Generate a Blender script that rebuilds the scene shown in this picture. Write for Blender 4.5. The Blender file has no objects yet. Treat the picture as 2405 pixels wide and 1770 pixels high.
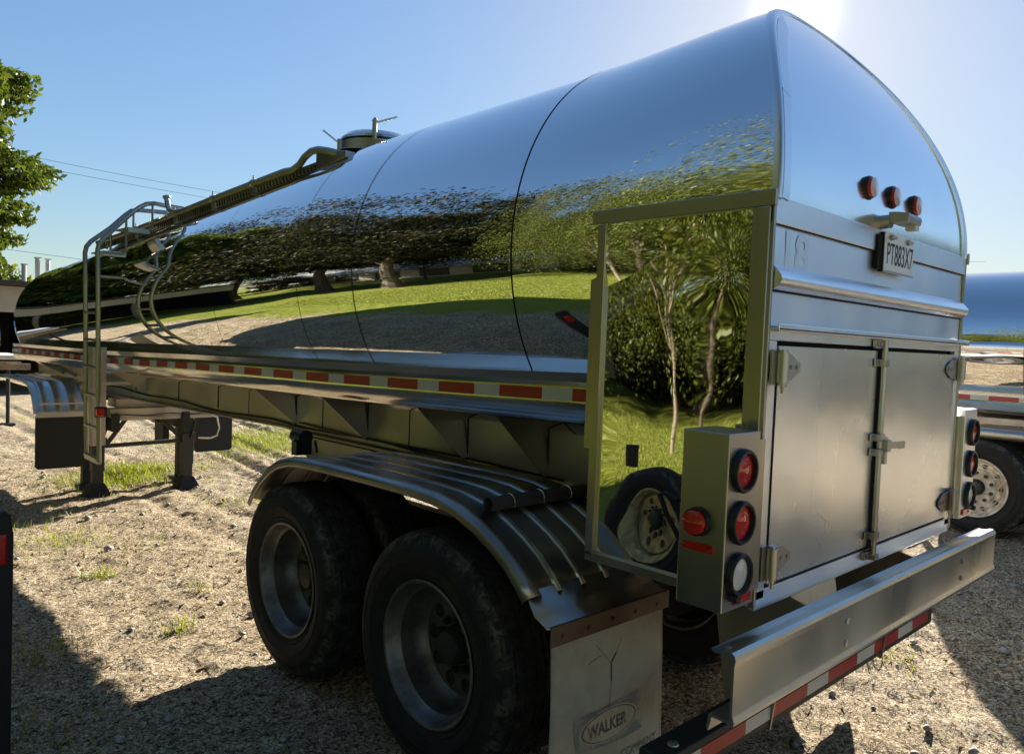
import bpy, math, random
import numpy as np
from mathutils import Vector, Matrix
R = math.radians; PI = math.pi
random.seed(7); rng = np.random.default_rng(7)
sc = bpy.context.scene
col = sc.collection

# ------------------------------------------------------------------ camera
cam_d = bpy.data.cameras.new('camera'); cam = bpy.data.objects.new('camera', cam_d); col.objects.link(cam)
cam_d.lens = 26.894; cam_d.sensor_width = 36.0; cam_d.clip_start = 0.05; cam_d.clip_end = 3000
cam.matrix_world = Matrix(((0.72662188, 0.00286268, -0.68703162, -3.14014547),
                           (-0.68594693, 0.05934674, -0.7252274, -1.19231821),
                           (0.038697, 0.99823332, 0.04508628, 1.82411792),
                           (0, 0, 0, 1)))
sc.camera = cam
# ------------------------------------------------------------------ sky, sun, exposure
SUN_EL = 22.2; SUN_AZ = 62.36            # azimuth from +Y towards +X
w = bpy.data.worlds.new('World'); sc.world = w; w.use_nodes = True
nt = w.node_tree; bg = nt.nodes['Background']
sky = nt.nodes.new('ShaderNodeTexSky'); sky.sky_type = 'NISHITA'; sky.sun_disc = False
sky.sun_elevation = R(SUN_EL); sky.sun_rotation = R(SUN_AZ)
sky.air_density = 1.0; sky.dust_density = 0.3; sky.ozone_density = 2.0; sky.altitude = 200
# the camera's soft shoulder: very bright sky round the sun is rolled off towards white instead of clipping
bw = nt.nodes.new('ShaderNodeRGBToBW'); ma = nt.nodes.new('ShaderNodeMath'); ma.operation = 'MULTIPLY_ADD'; ma.inputs[1].default_value = 1/6.0; ma.inputs[2].default_value = 1.0
dv = nt.nodes.new('ShaderNodeVectorMath'); dv.operation = 'DIVIDE'; hs = nt.nodes.new('ShaderNodeHueSaturation'); hs.inputs['Saturation'].default_value = 1.12
nt.links.new(sky.outputs[0], bw.inputs[0]); nt.links.new(bw.outputs[0], ma.inputs[0]); nt.links.new(sky.outputs[0], dv.inputs[0]); nt.links.new(ma.outputs[0], dv.inputs[1])
nt.links.new(dv.outputs[0], hs.inputs['Color']); bg.inputs[1].default_value = 0.079
# bright hazy air close round the sun
tcw = nt.nodes.new('ShaderNodeTexCoord'); dt = nt.nodes.new('ShaderNodeVectorMath'); dt.operation = 'DOT_PRODUCT'
dt.inputs[1].default_value = (math.sin(R(SUN_AZ))*math.cos(R(SUN_EL)), math.cos(R(SUN_AZ))*math.cos(R(SUN_EL)), math.sin(R(SUN_EL)))
nt.links.new(tcw.outputs['Generated'], dt.inputs[0]); cl = nt.nodes.new('ShaderNodeMath'); cl.operation = 'MAXIMUM'; cl.inputs[1].default_value = 0; nt.links.new(dt.outputs['Value'], cl.inputs[0])
last = hs.outputs[0]
for pw, k in ((2200, 10.0), (160, .4)):
    p_ = nt.nodes.new('ShaderNodeMath'); p_.operation = 'POWER'; p_.inputs[1].default_value = pw; nt.links.new(cl.outputs[0], p_.inputs[0])
    v_ = nt.nodes.new('ShaderNodeVectorMath'); v_.operation = 'SCALE'; v_.inputs[0].default_value = (k, k*.97, k*.88); nt.links.new(p_.outputs[0], v_.inputs['Scale'])
    a_ = nt.nodes.new('ShaderNodeVectorMath'); a_.operation = 'ADD'; nt.links.new(last, a_.inputs[0]); nt.links.new(v_.outputs[0], a_.inputs[1]); last = a_.outputs[0]
nt.links.new(last, bg.inputs[0])
sun_d = bpy.data.lights.new('sun', 'SUN'); sun_d.energy = 5.0; sun_d.angle = R(0.53); sun_d.color = (1.0, 0.93, 0.82)
sun = bpy.data.objects.new('sun', sun_d); col.objects.link(sun)
sd = Vector((math.sin(R(SUN_AZ))*math.cos(R(SUN_EL)), math.cos(R(SUN_AZ))*math.cos(R(SUN_EL)), math.sin(R(SUN_EL))))
sun.rotation_euler = sd.to_track_quat('Z', 'Y').to_euler()
sc.view_settings.view_transform = 'Standard'; sc.view_settings.look = 'None'
sc.view_settings.exposure = 1.5; sc.view_settings.gamma = 1.0

# ------------------------------------------------------------------ materials
def mat(name, color=(.5, .5, .5), rough=.5, metal=0.0, **kw):
    m = bpy.data.materials.new(name); m.use_nodes = True
    b = m.node_tree.nodes['Principled BSDF']
    b.inputs['Base Color'].default_value = (*color, 1); b.inputs['Roughness'].default_value = rough
    b.inputs['Metallic'].default_value = metal
    for k, v in kw.items(): b.inputs[k].default_value = v
    return m
def N(m, t, **kw):
    n = m.node_tree.nodes.new(t)
    for k, v in kw.items():
        if hasattr(n, k) and k not in n.inputs: setattr(n, k, v)
        else: n.inputs[k].default_value = v
    return n
def L(m, a, ao, b, bi): m.node_tree.links.new(a.outputs[ao], b.inputs[bi])
def P(m): return m.node_tree.nodes['Principled BSDF']
def coords(m, scale=(1, 1, 1), rot=(0, 0, 0), kind='Object'):
    t = N(m, 'ShaderNodeTexCoord'); mp = N(m, 'ShaderNodeMapping')
    mp.inputs['Scale'].default_value = scale; mp.inputs['Rotation'].default_value = rot
    L(m, t, kind, mp, 'Vector'); return mp
def noise(m, mp, scale, detail=4, rough=.55, dist=0):
    n = N(m, 'ShaderNodeTexNoise'); n.inputs['Scale'].default_value = scale; n.inputs['Detail'].default_value = detail
    n.inputs['Roughness'].default_value = rough; n.inputs['Distortion'].default_value = dist
    L(m, mp, 'Vector', n, 'Vector'); return n
def ramp(m, src, so, pts):
    r = N(m, 'ShaderNodeValToRGB'); e = r.color_ramp.elements
    while len(e) < len(pts): e.new(0.5)
    for i, (p, c) in enumerate(pts): e[i].position = p; e[i].color = (*c, 1) if len(c) == 3 else c
    m.node_tree.links.new(src.outputs[so], r.inputs['Fac']); return r
def g(v): return (v, v, v)
def bump(m, src, so, strength, dist, prev=None):
    b = N(m, 'ShaderNodeBump'); b.inputs['Strength'].default_value = strength; b.inputs['Distance'].default_value = dist
    m.node_tree.links.new(src.outputs[so], b.inputs['Height'])
    if prev is not None: m.node_tree.links.new(prev.outputs['Normal'], b.inputs['Normal'])
    return b
def mixc(m, fac, a, b):
    x = N(m, 'ShaderNodeMix', data_type='RGBA')
    for s, v in ((0, fac), (6, a), (7, b)):
        if isinstance(v, tuple) and len(v) == 2 and hasattr(v[0], 'outputs'): m.node_tree.links.new(v[0].outputs[v[1]], x.inputs[s])
        else: x.inputs[s].default_value = v if s == 0 else (*v, 1)
    return x

def polished(name, color, rough, wave, wscale, dist=.004, haze=.05, stretch=(1, .45, 1)):
    m = mat(name, color, rough, 1.0)
    mp = coords(m, stretch)
    n1 = noise(m, mp, wscale, 2, .45)
    n2 = noise(m, mp, wscale*3.1, 1, .4)
    b1 = bump(m, n1, 'Fac', wave, dist*4)
    b2 = bump(m, n2, 'Fac', wave*.5, dist, b1)
    L(m, b2, 'Normal', P(m), 'Normal')
    mq = coords(m, (1, .6, 4)); n3 = noise(m, mq, 3.0, 5, .6)
    r = ramp(m, n3, 'Fac', [(.35, g(rough)), (.75, g(rough+haze))])
    L(m, r, 'Color', P(m), 'Roughness')
    return m
M = {}
M['tank'] = polished('polished_steel', (.90, .90, .89), .008, .42, .9, .0035, .022)
M['tank_rear'] = polished('polished_steel_rear', (.90, .90, .88), .010, .6, 1.4, .0045, .025)
M['mirror'] = polished('mirror_panel', (.74, .73, .67), .012, .35, 1.6, .003, .015, (1, 1, 1))
M['cap'] = polished('satin_cap', (.95, .96, .98), .14, .4, 1.2, .003, .07, (1, 1, 1))
M['rail'] = polished('rail_steel', (.66, .64, .58), .10, .7, 2.5, .003, .12)
M['trim'] = mat('aluminium_trim', (.46, .43, .38), .32, 1.0)
M['strip'] = mat('light_edge_strip', (.88, .90, .92), .28, 1.0)
def brushed(name, color, rough, stain=(.30, .29, .26), bumpy=.3, spread=.16):
    m = mat(name, color, rough, 1.0)
    mp = coords(m, (1, 1, .6)); n1 = noise(m, mp, 2.2, 2, .45)
    c = ramp(m, n1, 'Fac', [(.3, stain), (.5, color), (.8, tuple(min(1, x*1.15) for x in color))])
    L(m, c, 'Color', P(m), 'Base Color')
    mq = coords(m, (1, 1, .6)); n2 = noise(m, mq, 2.6, 2, .45)
    r = ramp(m, n2, 'Fac', [(.3, g(rough-spread*.5)), (.75, g(rough+spread))])
    L(m, r, 'Color', P(m), 'Roughness')
    mr = coords(m); n3 = noise(m, mr, 1.8, 2, .5)
    b = bump(m, n3, 'Fac', bumpy, .02); L(m, b, 'Normal', P(m), 'Normal')
    return m
M['cabinet'] = brushed('brushed_aluminium', (.97, .98, 1.0), .36, (.93, .95, .98))
M['door'] = brushed('worn_door_sheet', (.92, .96, 1.0), .27, (.87, .91, .95), .6, .05)
M['bumper'] = brushed('bumper_aluminium', (.58, .58, .54), .34, (.50, .495, .455), .15)
M['box'] = brushed('lamp_box_sheet', (.46, .45, .41), .33, (.42, .41, .37), .15)
M['fender'] = brushed('fender_sheet', (.40, .39, .37), .36, (.20, .19, .17), .2)
M['frame'] = brushed('frame_aluminium', (.47, .43, .38), .46, (.33, .29, .245), .3)
M['fitting'] = brushed('fitting_steel', (.50, .48, .44), .36, (.25, .22, .19), .2)
M['rusty'] = brushed('weathered_angle', (.22, .17, .13), .6, (.10, .06, .04), .2)
M['weld'] = mat('sooty_weld', (.035, .030, .026), .8)
M['black'] = mat('black_steel', (.008, .008, .009), .6)
M['blackpaint'] = mat('dusty_black_paint', (.018, .020, .018), .55)
M['plastic'] = mat('black_rubber_ring', (.012, .012, .014), .38)
M['gap'] = mat('dark_gap', (.004, .004, .004), .9)
M['greenmetal'] = mat('olive_leg_paint', (.030, .035, .028), .6)
def rubber():
    m = mat('tyre_rubber', (.010, .010, .010), .75)
    mp = coords(m, (1, 1, 1)); n1 = noise(m, mp, 16, 8, .75, .8)
    # dust gathers on the shoulder rib: a ring between r=.44 and r=.52
    tc = N(m, 'ShaderNodeTexCoord'); sx = N(m, 'ShaderNodeSeparateXYZ'); L(m, tc, 'Object', sx, 'Vector')
    cx = N(m, 'ShaderNodeCombineXYZ'); L(m, sx, 'Y', cx, 'Y'); L(m, sx, 'Z', cx, 'Z')
    ln = N(m, 'ShaderNodeVectorMath', operation='LENGTH'); L(m, cx, 'Vector', ln, 0)
    rr = ramp(m, ln, 'Value', [(.30, g(.10)), (.40, g(.03)), (.455, g(.12)), (.485, g(.9)), (.507, g(.30)), (.52, g(.22))])
    mul = N(m, 'ShaderNodeMath', operation='MULTIPLY'); L(m, rr, 'Color', mul, 0)
    r2 = ramp(m, n1, 'Fac', [(.44, g(0)), (.60, g(1))]); L(m, r2, 'Color', mul, 1)
    x = mixc(m, (mul, 0), (.007, .007, .008), (.15, .135, .11)); L(m, x, 2, P(m), 'Base Color')
    mq = coords(m, (3, 1, 1)); n2 = noise(m, mq, 60, 4, .6)
    b = bump(m, n2, 'Fac', .5, .003); L(m, b, 'Normal', P(m), 'Normal')
    return m
M['rubber'] = rubber()
def rimmat(name, c1, c2, metal, rough):
    m = mat(name, c1, rough, metal); mp = coords(m); n1 = noise(m, mp, 9, 7, .7, .6)
    c = ramp(m, n1, 'Fac', [(.38, c2), (.60, c1)]); L(m, c, 'Color', P(m), 'Base Color')
    return m
M['rim'] = rimmat('dirty_alloy_rim', (.22, .215, .205), (.14, .125, .11), .75, .45)
M['rimwhite'] = rimmat('cream_rim', (.85, .78, .64), (.42, .34, .25), 0, .5)
M['rimyellow'] = rimmat('yellow_rim', (.62, .54, .24), (.28, .21, .10), 0, .5)
M['hub'] = mat('hub_dark', (.03, .03, .03), .5)
def lens(name, c):
    m = mat(name, c, .12); P(m).inputs['Coat Weight'].default_value = .6
    mp = coords(m); n = noise(m, mp, 60, 2); b = bump(m, n, 'Fac', .4, .002); L(m, b, 'Normal', P(m), 'Normal')
    return m
M['red'] = lens('red_lens', (.50, .018, .012)); M['clear'] = lens('clear_lens', (.62, .62, .60))
M['redpale'] = lens('sky_sheen_red_lens', (.72, .50, .50))  # pale tone paints in the sky reflected on the marker lamp faces
M['tape_red'] = mat('tape_red', (.36, .018, .018), .35); M['tape_white'] = mat('tape_white', (.50, .50, .45), .35)
def dirtywhite(name, c, dirt, s=3.0, lo=.42, hi=.7):
    m = mat(name, c, .6); mp = coords(m); n1 = noise(m, mp, s, 7, .65, .4)
    r = ramp(m, n1, 'Fac', [(lo, c), (hi, dirt)]); L(m, r, 'Color', P(m), 'Base Color'); return m
M['flap'] = dirtywhite('white_flap_plastic', (.46, .44, .37), (.27, .24, .18))
M['flapink'] = dirtywhite('faded_blue_grey_ink', (.19, .21, .22), (.36, .34, .29), 14, .45, .62); M['flapline'] = mat('dark_line_ink', (.11, .11, .11), .6)
M['plate'] = mat('plate_white', (.86, .89, .92), .35); M['ink'] = mat('plate_ink', (.012, .02, .04), .5)
M['ghost'] = mat('peeled_number', (.90, .92, .94), .40, 1.0)
M['chrome'] = mat('bright_tube', (.55, .53, .48), .22, 1.0)
M['tubeside'] = mat('worn_tube', (.34, .33, .29), .32, 1.0)
M['pvc'] = mat('dark_pipe', (.055, .052, .050), .45)
M['wood'] = dirtywhite('weathered_wood', (.24, .19, .13), (.12, .09, .06), 8)
M['beige'] = dirtywhite('beige_board', (.42, .38, .31), (.34, .30, .24), 1.0)
M['roof'] = mat('dark_roof', (.05, .045, .042), .8)
M['white'] = dirtywhite('white_paint', (.66, .66, .64), (.45, .43, .40), 2.0)
M['wire'] = mat('wire', (.16, .19, .24), .6)  # grey-blue tint puts distance haze into the wire colour
def bark(name, c1, c2):
    m = mat(name, c1, .9); mp = coords(m, (1, 1, .25)); n1 = noise(m, mp, 12, 6, .7)
    r = ramp(m, n1, 'Fac', [(.35, c2), (.65, c1)]); L(m, r, 'Color', P(m), 'Base Color')
    b = bump(m, n1, 'Fac', .8, .03); L(m, b, 'Normal', P(m), 'Normal'); return m
M['bark'] = bark('bark', (.16, .12, .085), (.06, .045, .03)); M['barkpale'] = bark('pale_bark', (.36, .28, .20), (.20, .15, .10))
def leaf(name, a, b, c, trans=.45, rough=.5, spec=.4):
    m = bpy.data.materials.new(name); m.use_nodes = True; nt = m.node_tree; nt.nodes.clear()
    out = N(m, 'ShaderNodeOutputMaterial'); d = N(m, 'ShaderNodeBsdfPrincipled'); t = N(m, 'ShaderNodeBsdfTranslucent'); mx = N(m, 'ShaderNodeMixShader')
    geo = N(m, 'ShaderNodeNewGeometry'); 
    r = ramp(m, geo, 'Random Per Island', [(0, a), (.5, b), (1, c)])
    d.inputs['Roughness'].default_value = rough; d.inputs['Specular IOR Level'].default_value = spec
    L(m, r, 'Color', d, 'Base Color')
    h = N(m, 'ShaderNodeMixRGB', blend_type='MULTIPLY'); h.inputs[0].default_value = 1; h.inputs[2].default_value = (1.25, 1.2, .5, 1); L(m, r, 'Color', h, 1); L(m, h, 0, t, 'Color')
    mx.inputs[0].default_value = trans; L(m, d, 'BSDF', mx, 1); L(m, t, 'BSDF', mx, 2); L(m, mx, 0, out, 'Surface'); return m
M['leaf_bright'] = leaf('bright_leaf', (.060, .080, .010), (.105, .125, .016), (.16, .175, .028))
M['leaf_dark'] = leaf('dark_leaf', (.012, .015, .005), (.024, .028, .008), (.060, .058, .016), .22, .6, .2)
M['leaf_maple'] = leaf('maple_leaf', (.035, .060, .008), (.075, .115, .014), (.13, .17, .026), .42)
M['grass'] = leaf('grass_blade', (.17, .21, .03), (.25, .29, .045), (.36, .38, .09), .4)
M['straw'] = leaf('dry_straw', (.12, .07, .035), (.36, .26, .14), (.55, .47, .33), .12, .95, .05)
M['deadleaf'] = leaf('dead_leaf', (.12, .075, .04), (.24, .17, .09), (.40, .33, .20), .2, .95, .05)
M['stone'] = dirtywhite('stone', (.36, .34, .30), (.20, .18, .15), 15)

# ------------------------------------------------------------------ object helpers
def tag(o, label=None, cat=None, group=None, kind=None):
    for k, v in (('label', label), ('category', cat), ('group', group), ('kind', kind)):
        if v: o[k] = v
    return o
def off(parent):
    v = Vector((0, 0, 0))
    while parent is not None: v += parent.location; parent = parent.parent
    return v
def empty(name, loc, label, cat, group=None):
    o = bpy.data.objects.new(name, None); col.objects.link(o); o.location = loc; o.empty_display_size = .2
    return tag(o, label, cat, group)
class MB:
    def __init__(s): s.v = []; s.f = []; s.mi = []; s.marks = []
    def mark(s): s.marks.append((len(s.v), len(s.f))); return s
    def split(s, name, m, parent=None, **kw):
        """one object for each marked piece"""
        ms = s.marks+[(len(s.v), len(s.f))]; out = []
        for (v0, f0), (v1, f1) in zip(ms, ms[1:]):
            if f1 == f0: continue
            q = MB(); q.v = s.v[v0:v1]; q.f = [tuple(i-v0 for i in f) for f in s.f[f0:f1]]; q.mi = s.mi[f0:f1]; out.append(q.build(name, m, parent, **kw))
        return out
    def add(s, vs, fs, mi=0):
        n = len(s.v); s.v += [tuple(v) for v in vs]
        s.f += [tuple(i+n for i in f) for f in fs]; s.mi += [mi]*len(fs); return s
    def box(s, c, d, rot=None, mi=0):
        vs = [Vector((x*d[0]/2, y*d[1]/2, z*d[2]/2)) for x in (-1, 1) for y in (-1, 1) for z in (-1, 1)]
        if rot is not None: vs = [rot @ v for v in vs]
        return s.add([v+Vector(c) for v in vs], [(0, 1, 3, 2), (4, 6, 7, 5), (0, 4, 5, 1), (2, 3, 7, 6), (0, 2, 6, 4), (1, 5, 7, 3)], mi)
    def bar(s, a, b, w, h, up=(0, 0, 1), mi=0):
        a = Vector(a); b = Vector(b); d = (b-a); ln = d.length; d.normalize(); u = Vector(up)
        sd_ = d.cross(u)
        if sd_.length < 1e-4: sd_ = d.cross(Vector((1, 0, 0)))
        sd_.normalize(); u = sd_.cross(d); m3 = Matrix((sd_, d, u)).transposed()
        return s.box((a+b)/2, (w, ln, h), m3, mi)
    def tube(s, pts, r, seg=10, cap=True, mi=0):
        pts = [Vector(p) for p in pts]; rs = r if isinstance(r, (list, tuple)) else [r]*len(pts)
        vs = []; prev = None
        for i, p in enumerate(pts):
            d = (pts[min(i+1, len(pts)-1)]-pts[max(i-1, 0)]).normalized()
            if prev is None:
                a = d.cross(Vector((0, 0, 1)))
                if a.length < .05: a = d.cross(Vector((0, 1, 0)))
            else: a = prev-d*prev.dot(d)
            a.normalize(); prev = a; b = d.cross(a)
            for k in range(seg):
                t = 2*PI*k/seg; vs.append(p+(a*math.cos(t)+b*math.sin(t))*rs[i])
        fs = [(i*seg+k, i*seg+(k+1) % seg, (i+1)*seg+(k+1) % seg, (i+1)*seg+k) for i in range(len(pts)-1) for k in range(seg)]
        if cap: fs += [tuple(range(seg))[::-1], tuple(range((len(pts)-1)*seg, len(pts)*seg))]
        return s.add(vs, fs, mi)
    def lathe(s, prof, c=(0, 0, 0), axis='x', seg=48, mi=0):
        vs = []; c = Vector(c)
        for (h, r) in prof:
            for k in range(seg):
                t = 2*PI*k/seg; a, b = r*math.cos(t), r*math.sin(t)
                vs.append(c+Vector({'x': (h, a, b), 'y': (b, h, a), 'z': (a, b, h)}[axis]))
        fs = [(i*seg+k, i*seg+(k+1) % seg, (i+1)*seg+(k+1) % seg, (i+1)*seg+k) for i in range(len(prof)-1) for k in range(seg)]
        return s.add(vs, fs, mi)
    def sweep(s, prof, path, closed=False, mi=0, cap=False):
        """prof(i)->list of points for station i"""
        n = None; vs = []
        for i in range(path):
            q = prof(i); n = len(q); vs += q
        m = n if closed else n-1
        fs = [(i*n+k, i*n+(k+1) % n, (i+1)*n+(k+1) % n, (i+1)*n+k) for i in range(path-1) for k in range(m)]
        if cap: fs += [tuple(range(n))[::-1], tuple(range((path-1)*n, path*n))]
        return s.add(vs, fs, mi)
    def prism(s, poly, axis, a, b, mi=0):
        def pt(p, h): return {'x': (h, p[0], p[1]), 'y': (p[0], h, p[1]), 'z': (p[0], p[1], h)}[axis]
        n = len(poly); vs = [pt(p, a) for p in poly]+[pt(p, b) for p in poly]
        fs = [tuple(range(n))[::-1], tuple(range(n, 2*n))]+[(i, (i+1) % n, n+(i+1) % n, n+i) for i in range(n)]
        return s.add(vs, fs, mi)
    def build(s, name, m, parent=None, smooth=False, bevel=0, solid=0, angle=None, loc=None, rec=True):
        me = bpy.data.meshes.new(name); o_ = off(parent)
        if loc is not None: o_ = o_+Vector(loc)
        me.from_pydata([(v[0]-o_.x, v[1]-o_.y, v[2]-o_.z) for v in s.v], [], s.f)
        ms = m if isinstance(m, (list, tuple)) else [m]
        for x in ms: me.materials.append(M[x] if isinstance(x, str) else x)
        me.polygons.foreach_set('material_index', s.mi)
        if smooth: me.polygons.foreach_set('use_smooth', [True]*len(s.f))
        me.validate(); me.update()
        if rec:
            import bmesh
            bm = bmesh.new(); bm.from_mesh(me); bmesh.ops.recalc_face_normals(bm, faces=bm.faces); bm.to_mesh(me); bm.free()
        o = bpy.data.objects.new(name, me); col.objects.link(o)
        if parent is not None: o.parent = parent
        if loc is not None: o.location = loc
        if smooth: 
            try: me.set_sharp_from_angle(angle=R(angle or 35))
            except Exception: pass
        if solid: md = o.modifiers.new('solid', 'SOLIDIFY'); md.thickness = solid; md.offset = 0
        if bevel: 
            md = o.modifiers.new('bevel', 'BEVEL'); md.width = bevel; md.segments = 2; md.limit_method = 'ANGLE'; md.angle_limit = R(40)
        return o
def kids(o): return [c for c in bpy.data.objects if c.parent == o]
def copy_tree(o, parent=None, loc=None, rotz=None, label=None):
    c = o.copy(); col.objects.link(c)
    if parent is not None: c.parent = parent
    if loc is not None: c.location = loc
    if rotz is not None: c.rotation_euler = (0, 0, rotz)
    if label: c['label'] = label
    for ch in kids(o): copy_tree(ch, c)
    return c
def lerp(xs, x):
    if x <= xs[0][0]: return xs[0][1]
    for (a, va), (b, vb) in zip(xs, xs[1:]):
        if x <= b: return va+(vb-va)*(x-a)/(b-a)
    return xs[-1][1]
def text_mesh(name, body, size, m, parent, o, right, up, sx=1.0, depth=.0006, bold=0.0):
    """flat lettering: o = left end of the base line, right and up are unit vectors"""
    cu = bpy.data.curves.new(name, 'FONT'); cu.body = body; cu.size = size; cu.extrude = depth; cu.offset = bold
    t = bpy.data.objects.new(name, cu); col.objects.link(t)
    dg = bpy.context.evaluated_depsgraph_get(); me = bpy.data.meshes.new_from_object(t.evaluated_get(dg)); bpy.data.objects.remove(t)
    r_ = Vector(right); u_ = Vector(up); n_ = r_.cross(u_); o_ = Vector(o)-off(parent)
    for v in me.vertices: c = v.co.copy(); v.co = o_+r_*c.x*sx+u_*c.y+n_*c.z
    me.materials.clear(); me.materials.append(M[m]); ob = bpy.data.objects.new(name, me); col.objects.link(ob); ob.parent = parent; return ob

# ------------------------------------------------------------------ ground height
_lat = rng.random((256, 256))
def vnoise(x, y, s):
    x = x*s+1000.3; y = y*s+1000.7; xi = np.floor(x).astype(int); yi = np.floor(y).astype(int); fx = x-xi; fy = y-yi
    fx = fx*fx*(3-2*fx); fy = fy*fy*(3-2*fy)
    a = _lat[xi % 256, yi % 256]; b = _lat[(xi+1) % 256, yi % 256]; c = _lat[xi % 256, (yi+1) % 256]; d = _lat[(xi+1) % 256, (yi+1) % 256]
    return (a*(1-fx)+b*fx)*(1-fy)+(c*(1-fx)+d*fx)*fy-.5
def ground_z(x, y, fine=True):
    x = np.asarray(x, float); y = np.asarray(y, float)
    dip = -.0215*np.clip(y-2.0, 0, 6.8)
    z = dip+.05*vnoise(x, y, .35)
    rise = np.clip((-x-16)/30, 0, 1)*1.2; z = z+rise
    if fine:
        near = np.exp(-((np.clip(np.abs(x)-9, 0, None))**2+(np.clip(np.abs(y-6)-12, 0, None))**2)/30)
        f = .030*vnoise(x, y, 2.3)+.026*vnoise(x, y, 6.1)+.020*vnoise(x, y, 14.0)+.016*vnoise(x, y, 27.)
        # wheel ruts running along the yard
        rm = np.clip((y-3.2)/1.5, 0, 1)
        for (x0, k, a) in ((1.15, .12, .05), (1.75, .12, .045), (2.9, .10, .04), (3.5, .10, .04), (-.2, .02, .02), (.35, .02, .02)):
            dx = x-(x0+k*(y-4)+.15*vnoise(x*0, y, .5)); a = a*rm; f = f-a*np.exp(-(dx/.10)**2)+a*.6*np.exp(-((np.abs(dx)-.2)/.08)**2)
            f = f+a*.25*np.exp(-(dx/.12)**2)*np.sin(y*42)
        z = z+f*near
    # firm, level pads under the wheels
    return z
def gz(x, y): return float(ground_z(np.array([x]), np.array([y]))[0])
xs = np.unique(np.concatenate([np.arange(-8, 9, .035), np.arange(-30, -8, .25), np.arange(9, 30, .3), np.linspace(30, 1500, 40), np.linspace(-1500, -30, 40)]))
ys = np.unique(np.concatenate([np.arange(-3.5, 15, .035), np.arange(-25, -3.5, .3), np.arange(15, 45, .25), np.linspace(45, 1500, 40), np.linspace(-1500, -25, 40)]))
X, Y = np.meshgrid(xs, ys, indexing='ij'); Z = ground_z(X, Y)
nx, ny = X.shape; idx = np.arange(nx*ny).reshape(nx, ny)
quads = np.stack([idx[:-1, :-1], idx[1:, :-1], idx[1:, 1:], idx[:-1, 1:]], -1).reshape(-1, 4)
def np_mesh(name, verts, faces, m, parent=None, smooth=False):
    me = bpy.data.meshes.new(name); k = faces.shape[1]
    me.vertices.add(len(verts)); me.vertices.foreach_set('co', np.ascontiguousarray(verts, dtype=np.float32).ravel())
    me.loops.add(faces.size); me.loops.foreach_set('vertex_index', faces.astype(np.int32).ravel())
    me.polygons.add(len(faces)); me.polygons.foreach_set('loop_start', np.arange(0, faces.size, k, dtype=np.int32))
    if smooth: me.polygons.foreach_set('use_smooth', np.ones(len(faces), bool))
    me.update(); me.validate()
    for x in (m if isinstance(m, (list, tuple)) else [m]): me.materials.append(M[x] if isinstance(x, str) else x)
    o = bpy.data.objects.new(name, me); col.objects.link(o)
    if parent is not None: o.parent = parent
    return o
def ground_mat():
    m = mat('dirt_and_lawn', rough=.95); P(m).inputs['Specular IOR Level'].default_value = .15
    mp = coords(m)
    a = noise(m, mp, 1.3, 8, .65, .3); b = noise(m, mp, 32, 5, .65, .8); c = noise(m, mp, 70, 4, .65, .8)
    base = ramp(m, a, 'Fac', [(.30, (.30, .215, .125)), (.50, (.48, .37, .235)), (.68, (.60, .50, .35))])
    d_ = noise(m, mp, 11, 5, .7, .6)
    fl0 = ramp(m, d_, 'Fac', [(.36, g(.75)), (.46, g(0))]); y1 = mixc(m, (fl0, 0), (base, 0), (.17, .115, .065))
    fl1 = ramp(m, b, 'Fac', [(.40, g(1)), (.47, g(0))]); y2 = mixc(m, (fl1, 0), (y1, 2), (.075, .048, .026))
    fl2 = ramp(m, b, 'Fac', [(.54, g(0)), (.62, g(.9))]); y3 = mixc(m, (fl2, 0), (y2, 2), (.78, .66, .46))
    fl3 = ramp(m, c, 'Fac', [(.42, g(.9)), (.49, g(0))]); y4 = mixc(m, (fl3, 0), (y3, 2), (.09, .058, .032))
    fl4 = ramp(m, c, 'Fac', [(.56, g(0)), (.63, g(.9))]); x2 = mixc(m, (fl4, 0), (y4, 2), (.80, .69, .49))
    # lawn: everything left of the yard edge, plus weedy patches
    gr = noise(m, mp, 60, 5, .7); gcol = ramp(m, gr, 'Fac', [(.35, (.12, .14, .020)), (.52, (.24, .27, .04)), (.68, (.36, .38, .08))])
    tc = N(m, 'ShaderNodeTexCoord'); sx = N(m, 'ShaderNodeSeparateXYZ'); L(m, tc, 'Object', sx, 'Vector')
    ed = noise(m, mp, .8, 5, .6)
    ad = N(m, 'ShaderNodeMath', operation='MULTIPLY_ADD'); L(m, ed, 'Fac', ad, 0); ad.inputs[1].default_value = 3.0; L(m, sx, 'X', ad, 2)
    mr = N(m, 'ShaderNodeMapRange'); mr.inputs['From Min'].default_value = -2.7; mr.inputs['From Max'].default_value = -3.3; L(m, ad, 0, mr, 'Value')
    pn = noise(m, mp, .45, 6, .65, .2); pr = ramp(m, pn, 'Fac', [(.60, g(0)), (.68, g(.8))])
    # weeds only ahead of the axles
    wy = N(m, 'ShaderNodeMapRange'); wy.inputs['From Min'].default_value = 4; wy.inputs['From Max'].default_value = 7; L(m, sx, 'Y', wy, 'Value')
    pm = N(m, 'ShaderNodeMath', operation='MULTIPLY'); L(m, pr, 'Color', pm, 0); L(m, wy, 'Result', pm, 1)
    mxx = N(m, 'ShaderNodeMath', operation='MAXIMUM'); L(m, mr, 'Result', mxx, 0); L(m, pm, 0, mxx, 1)
    x3 = mixc(m, (mxx, 0), (x2, 2), (gcol, 0)); L(m, x3, 2, P(m), 'Base Color')
    b1 = bump(m, b, 'Fac', .8, .03); b2 = bump(m, c, 'Fac', .8, .012, b1); L(m, b2, 'Normal', P(m), 'Normal')
    return m
M['ground'] = ground_mat()
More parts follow.
